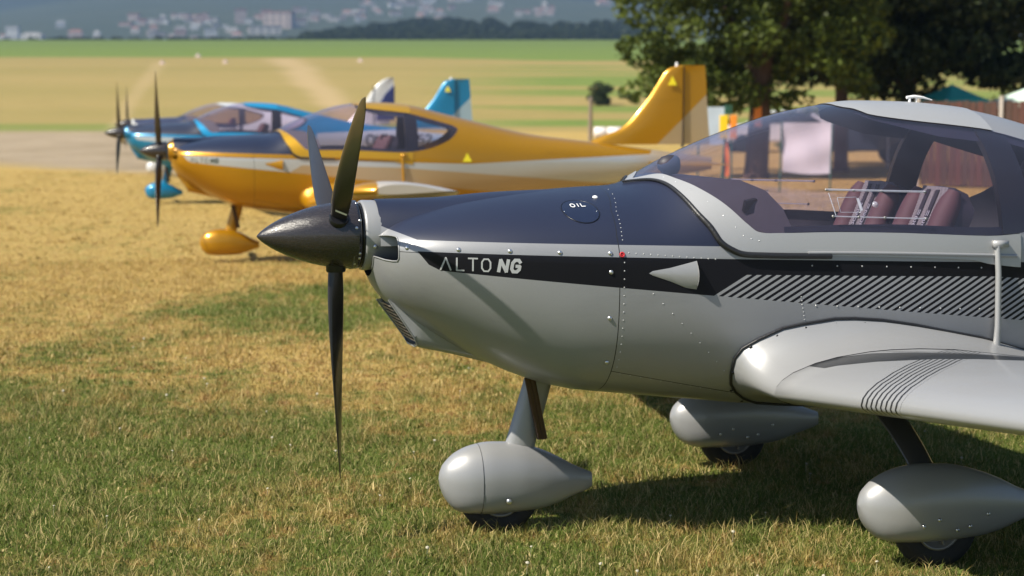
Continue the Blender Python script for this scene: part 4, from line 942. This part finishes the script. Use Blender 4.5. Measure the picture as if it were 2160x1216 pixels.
# ------------------------------------------------------------------ things behind the aircraft, right
wood = [Mt('fence board ' + k, rough=.85) for k in 'abc']
for i, m in enumerate(wood):
    m.xyz(); n = m.noise(4, 5, .7, stretch=(6, 6, .6)); m.set('Base Color', m.mix(n, (.035 + .008 * i, .018, .013), (.095 + .015 * i, .052, .038))); m.bump(n, .5, .01)
def fence():
    a = at(1943, 300, 36); b = at(2420, 300, 34.0); a = Vector((a.x, 36, 0)); b = Vector((b.x, 34.0, 0)); L = (b - a).length; d = (b - a).normalized(); rz = math.atan2(d.y, d.x)
    t = thing('wooden_fence', 'dark brown wooden board fence with pale posts below the tents', 'fence', a, rz)
    Hh = 1.70; n = int(L / .135); vs = []
    for k in range(3):
        g = G(); g.box((0, 0, Hh / 2), (.126, .022, Hh - .06)); vs.append(bevel(g.mesh('board', False), .004, 1))
        vs[-1].materials.append(wood[k].m)
    for i in range(n):
        o = link('board', vs[i % 3 if random.random() < .6 else (i * 7) % 3], None, t); o.location = ((i + .5) * .135, random.uniform(-.008, .008), random.uniform(-.02, .02)); o.rotation_euler = (0, random.uniform(-.006, .006), 0)
    for x in (-.06, 1.56, 3.2, 4.78):
        g = G(); g.box((x, -.05, .87), (.075, .075, 1.76)); g.box((x, -.05, 1.76), (.095, .095, .03)); link('post', bevel(g.mesh('post', False), .006, 1), plain('pale post', (.42, .38, .34), .8, nz=.1), t)
    for z in (.35, 1.5):
        g = G(); g.box((L / 2, .035, z), (L, .04, .08)); link('rail', g.mesh('rail', False), wood[1].m, t)
fence()
def tent(label, u, v_peak, v_eave, wpx, d, colr, cname):
    p = at(u, v_peak, d); ze = at(u, v_eave, d).z; zp = p.z; w = wpx / F0 * d / 2
    t = thing('garden_tent', label, 'tent', (p.x, d, 0), R(24), 'garden tents behind the fence')
    m = Mt(cname, colr, .75); m.xyz(); n = m.noise(3, 4); m.set('Base Color', m.mix(n, tuple(c * .85 for c in colr), colr)); m.bump(n, .3, .05)
    g = G(); c = [(-w, -w), (w, -w), (w, w), (-w, w)]
    for i in range(4):
        a, b = c[i], c[(i + 1) % 4]; rows = []
        for k in range(7):
            q = k / 6; s = 1 - q; z = ze + (zp - ze) * q ** 1.12 ; rows.append([(lerp(a[0], b[0], f) * s, lerp(a[1], b[1], f) * s, z) for f in lin(0, 1, 7)])
        g.grid(rows); g.grid([[(lerp(a[0], b[0], f), lerp(a[1], b[1], f), ze - .2 - .03 * math.sin(f * 18)) for f in lin(0, 1, 7)], rows[0]])
    link('roof', g.mesh('roof', True, 1e-4), m.m, t)
    for a in c:
        g = G(); g.tube([(a[0] * .98, a[1] * .98, 0), (a[0] * .98, a[1] * .98, ze)], .025, 8); link('leg', g.mesh('leg'), plain('tent leg metal', (.4, .4, .42), .4, .5), t)
tent('teal pointed garden tent roof standing behind the brown fence', 2008, 178, 211, 110, 42, (.012, .24, .22), 'teal tent cloth')
tent('pale mint garden tent at the right edge behind the fence', 2190, 176, 216, 150, 42, (.62, .78, .68), 'pale mint tent cloth')
tent('small teal tent corner showing left of the fence post', 1922, 196, 226, 66, 46, (.012, .21, .19), 'dark teal tent cloth')
# white cloth between two green poles
M_pole = plain('green pole', (.02, .10, .07), .5)
def cloth(label, u0, u1, v0, v1, d, col, name='white_banner', cat='banner', wr=.02, poles=True, skew=0):
    a = at(u0, v0, d); b = at(u1, v0 - 1, d); za = a.z; zb = at(u0, v1, d).z
    t = thing(name, label, cat, (a.x, d, 0)); W = b.x - a.x; g = G()
    rows = [[(W * f + skew * (1 - q) * .1, wr * math.sin(f * 7 + q * 3) + wr * .8 * math.sin(f * 3 - q * 8), lerp(zb - .04 * f, za, q) - .05 * math.sin(math.pi * f) * (1 - q) * .6) for f in lin(0, 1, 17)] for q in lin(0, 1, 13)]
    g.grid(rows); g.grid([[(x, y + .004, z) for x, y, z in r] for r in rows], flip=True)
    link('sheet', g.mesh('sheet'), col, t)
    if poles:
        for f in (-.02, W + .02): g = G(); g.tube([(f - .03, 0, 0), (f, 0, za + .04)], .017, 8); link('pole', g.mesh('pole'), M_pole, t)
    return t
cloth('white creased cloth stretched between two green poles, seen through the canopy', 1652, 1754, 259, 362, 34, plain('white cloth', (.80, .79, .78), .8, nz=.04, scale=3))
cloth('pale blue grey board standing just right of the yellow tail fin', 1478, 1528, 226, 300, 34, plain('pale board', (.45, .52, .58), .6, nz=.05, scale=3), 'pale_board', 'board', .002, True)
# yellow and orange frame with green A poles
p = at(1538, 262, 33); t = thing('climbing_frame', 'small yellow and orange stand with two green poles right of the tail fin', 'play stand', (p.x, 33, 0))
for x0, x1 in ((-.10, -.02), (.10, .03)):
    g = G(); g.tube([(x0 - .05, 0, 0), (x1, 0, at(1538, 222, 33).z)], .018, 8); link('pole', g.mesh('pole'), M_pole, t)
for x, c, nm in ((-.10, (.85, .55, .01), 'yellow panel'), (.075, (.80, .25, .02), 'orange panel')):
    g = G(); g.box((x, -.04, at(1538, 268, 33).z), (.15 if x < 0 else .12, .05, .42)); link('panel', bevel(g.mesh('panel', False), .015), plain(nm, c, .5), t)
# orange marker by the road
p = at(1540, 340, 34); t = thing('orange_flag', 'leaning orange flag on a thin dark stick, seen through the windscreen', 'flag', (p.x, 35, 0)); g = G()
g.tube([(.0, 0, 0), (.0, 0, .95)], .010, 8); link('stick', g.mesh('stick'), M_pole, t)
g = G(); rows = [[(.0 + .02 * q, .02 * math.sin(q * 5), .25 + .72 * q), (.02 + .09 * math.sin(1.2 + q * 1.6), .03 * math.sin(q * 7), .25 + .70 * q)] for q in lin(0, 1, 10)]; g.grid(rows); g.grid([[Vector(b) + Vector((0, .005, 0)) for b in r] for r in rows], flip=True); link('cloth', g.mesh('cloth'), plain('orange cloth', (.85, .20, .04), .7), t)
# orange band on the trunk
p = at(1598, 242, 39.6); t = thing('trunk_sign', 'orange sign tied low on the reddish tree trunk', 'sign', (p.x, 39.55, p.z - .05)); g = G(); g.box((0, 0, 0), (.16, .03, .42)); link('plate', bevel(g.mesh('plate', False), .006, 1), plain('orange plate', (.75, .22, .03), .6), t)
g = G(); g.tube([(-.1, .2, .12), (-.09, 0, .12), (.09, 0, .12), (.1, .2, .12)], .008, 6); link('strap', g.mesh('strap'), M_pole, t)
# white parked car far behind
def car(label, u, v, d, col, nm, L=4.1):
    p = at(u, v, d); t = thing('parked_car', label, 'car', (p.x, d, terr(p.x, d)), R(random.uniform(-8, 8)), 'cars parked beyond the trees')
    g = G(); pr = [(-L / 2, .35), (-L / 2, .75), (-L * .42, .88), (-L * .22, .95), (-L * .08, 1.38), (L * .22, 1.42), (L * .40, 1.0), (L / 2, .92), (L / 2, .35)]
    g.extr(pr, -.82, .82); bo = link('body', bevel(g.mesh('body', False), .07), plain(nm, col, .3, coat=.6, nz=.02), t)
    g = G(); g.extr([(-L * .19, .96), (-L * .075, 1.32), (L * .20, 1.36), (L * .34, 1.0)], -.835, .835); link('window', g.mesh('window', False), M_black, t)
    for x in (-L * .31, L * .31):
        for y in (-.74, .74): g = G(); g.lathe([(-.09, .001), (-.09, .2), (-.085, .31), (.085, .31), (.09, .2), (.09, .001)], (x, y, .30), 'y', 20); link('wheel', g.mesh('wheel'), M_rubber, t)
car('white car mostly hidden behind the reddish trunk', 1636, 262, 62, (.72, .74, .76), 'white car paint')
car('dark car parked left of the fence, seen through the rear of the canopy', 1800, 330, 50, (.03, .04, .06), 'dark car paint', 3.6)
# post and low white blocks left of the fin
p = at(1245, 282, 80); t = thing('wooden_post', 'thin pale wooden post standing alone left of the yellow fin', 'post', (p.x, 80, 0)); g = G(); g.tube([(0, 0, 0), (.01, 0, at(1245, 208, 80).z)], [.10, .075], 8); link('pole', g.mesh('pole'), plain('old wood', (.22, .17, .13), .8), t); g = G(); g.dome((.01, 0, at(1245, 208, 80).z), (0, 0, 1), .09); link('cap', g.mesh('cap'), plain('old wood cap', (.28, .24, .2), .8), t)
for i, (u, w, lb) in enumerate([(1266, 26, 'white round bale just right of the thin post'), (1296, 30, 'white round bale close to the yellow fin')]):
    p = at(u, 280, 86); t = thing('wrapped_bale', lb, 'bale', (p.x, 86, 0), 0, 'white wrapped bales left of the yellow fin'); W = w / F0 * 86
    g = G(); hh = .26; g.lathe([(-W / 2, .001), (-W / 2, hh * .8), (-W / 2 + .04, hh), (W / 2 - .04, hh), (W / 2, hh * .8), (W / 2, .001)], (0, 0, hh), 'x', 20); link('wrapping', g.mesh('wrapping'), plain('white bale wrap', (.75, .70, .70), .5), t)
# pinkish white airfield markers on the slope
for u, v, lb in [(342, 136, 'pale pink airfield marker above the yellow propeller tip'), (418, 121, 'pale airfield marker, farthest of the three on the left slope'), (475, 134, 'pale pink airfield marker above the blue cockpit'), (760, 131, 'pale pink airfield marker above the silver propeller tip')]:
    p = on_terr(u, v, 150, 600); W = 13 / F0 * p.y; t = thing('field_marker', lb, 'marker', p, 0, 'airfield markers on the rising field')
    g = G(); g.extr([(-W / 2, -.1), (0, W * .6), (W / 2, -.1)], -W * .6, W * .6); link('board', autosmooth(g.mesh('board', False)), plain('pinkish white board', (.80, .62, .58), .7), t)
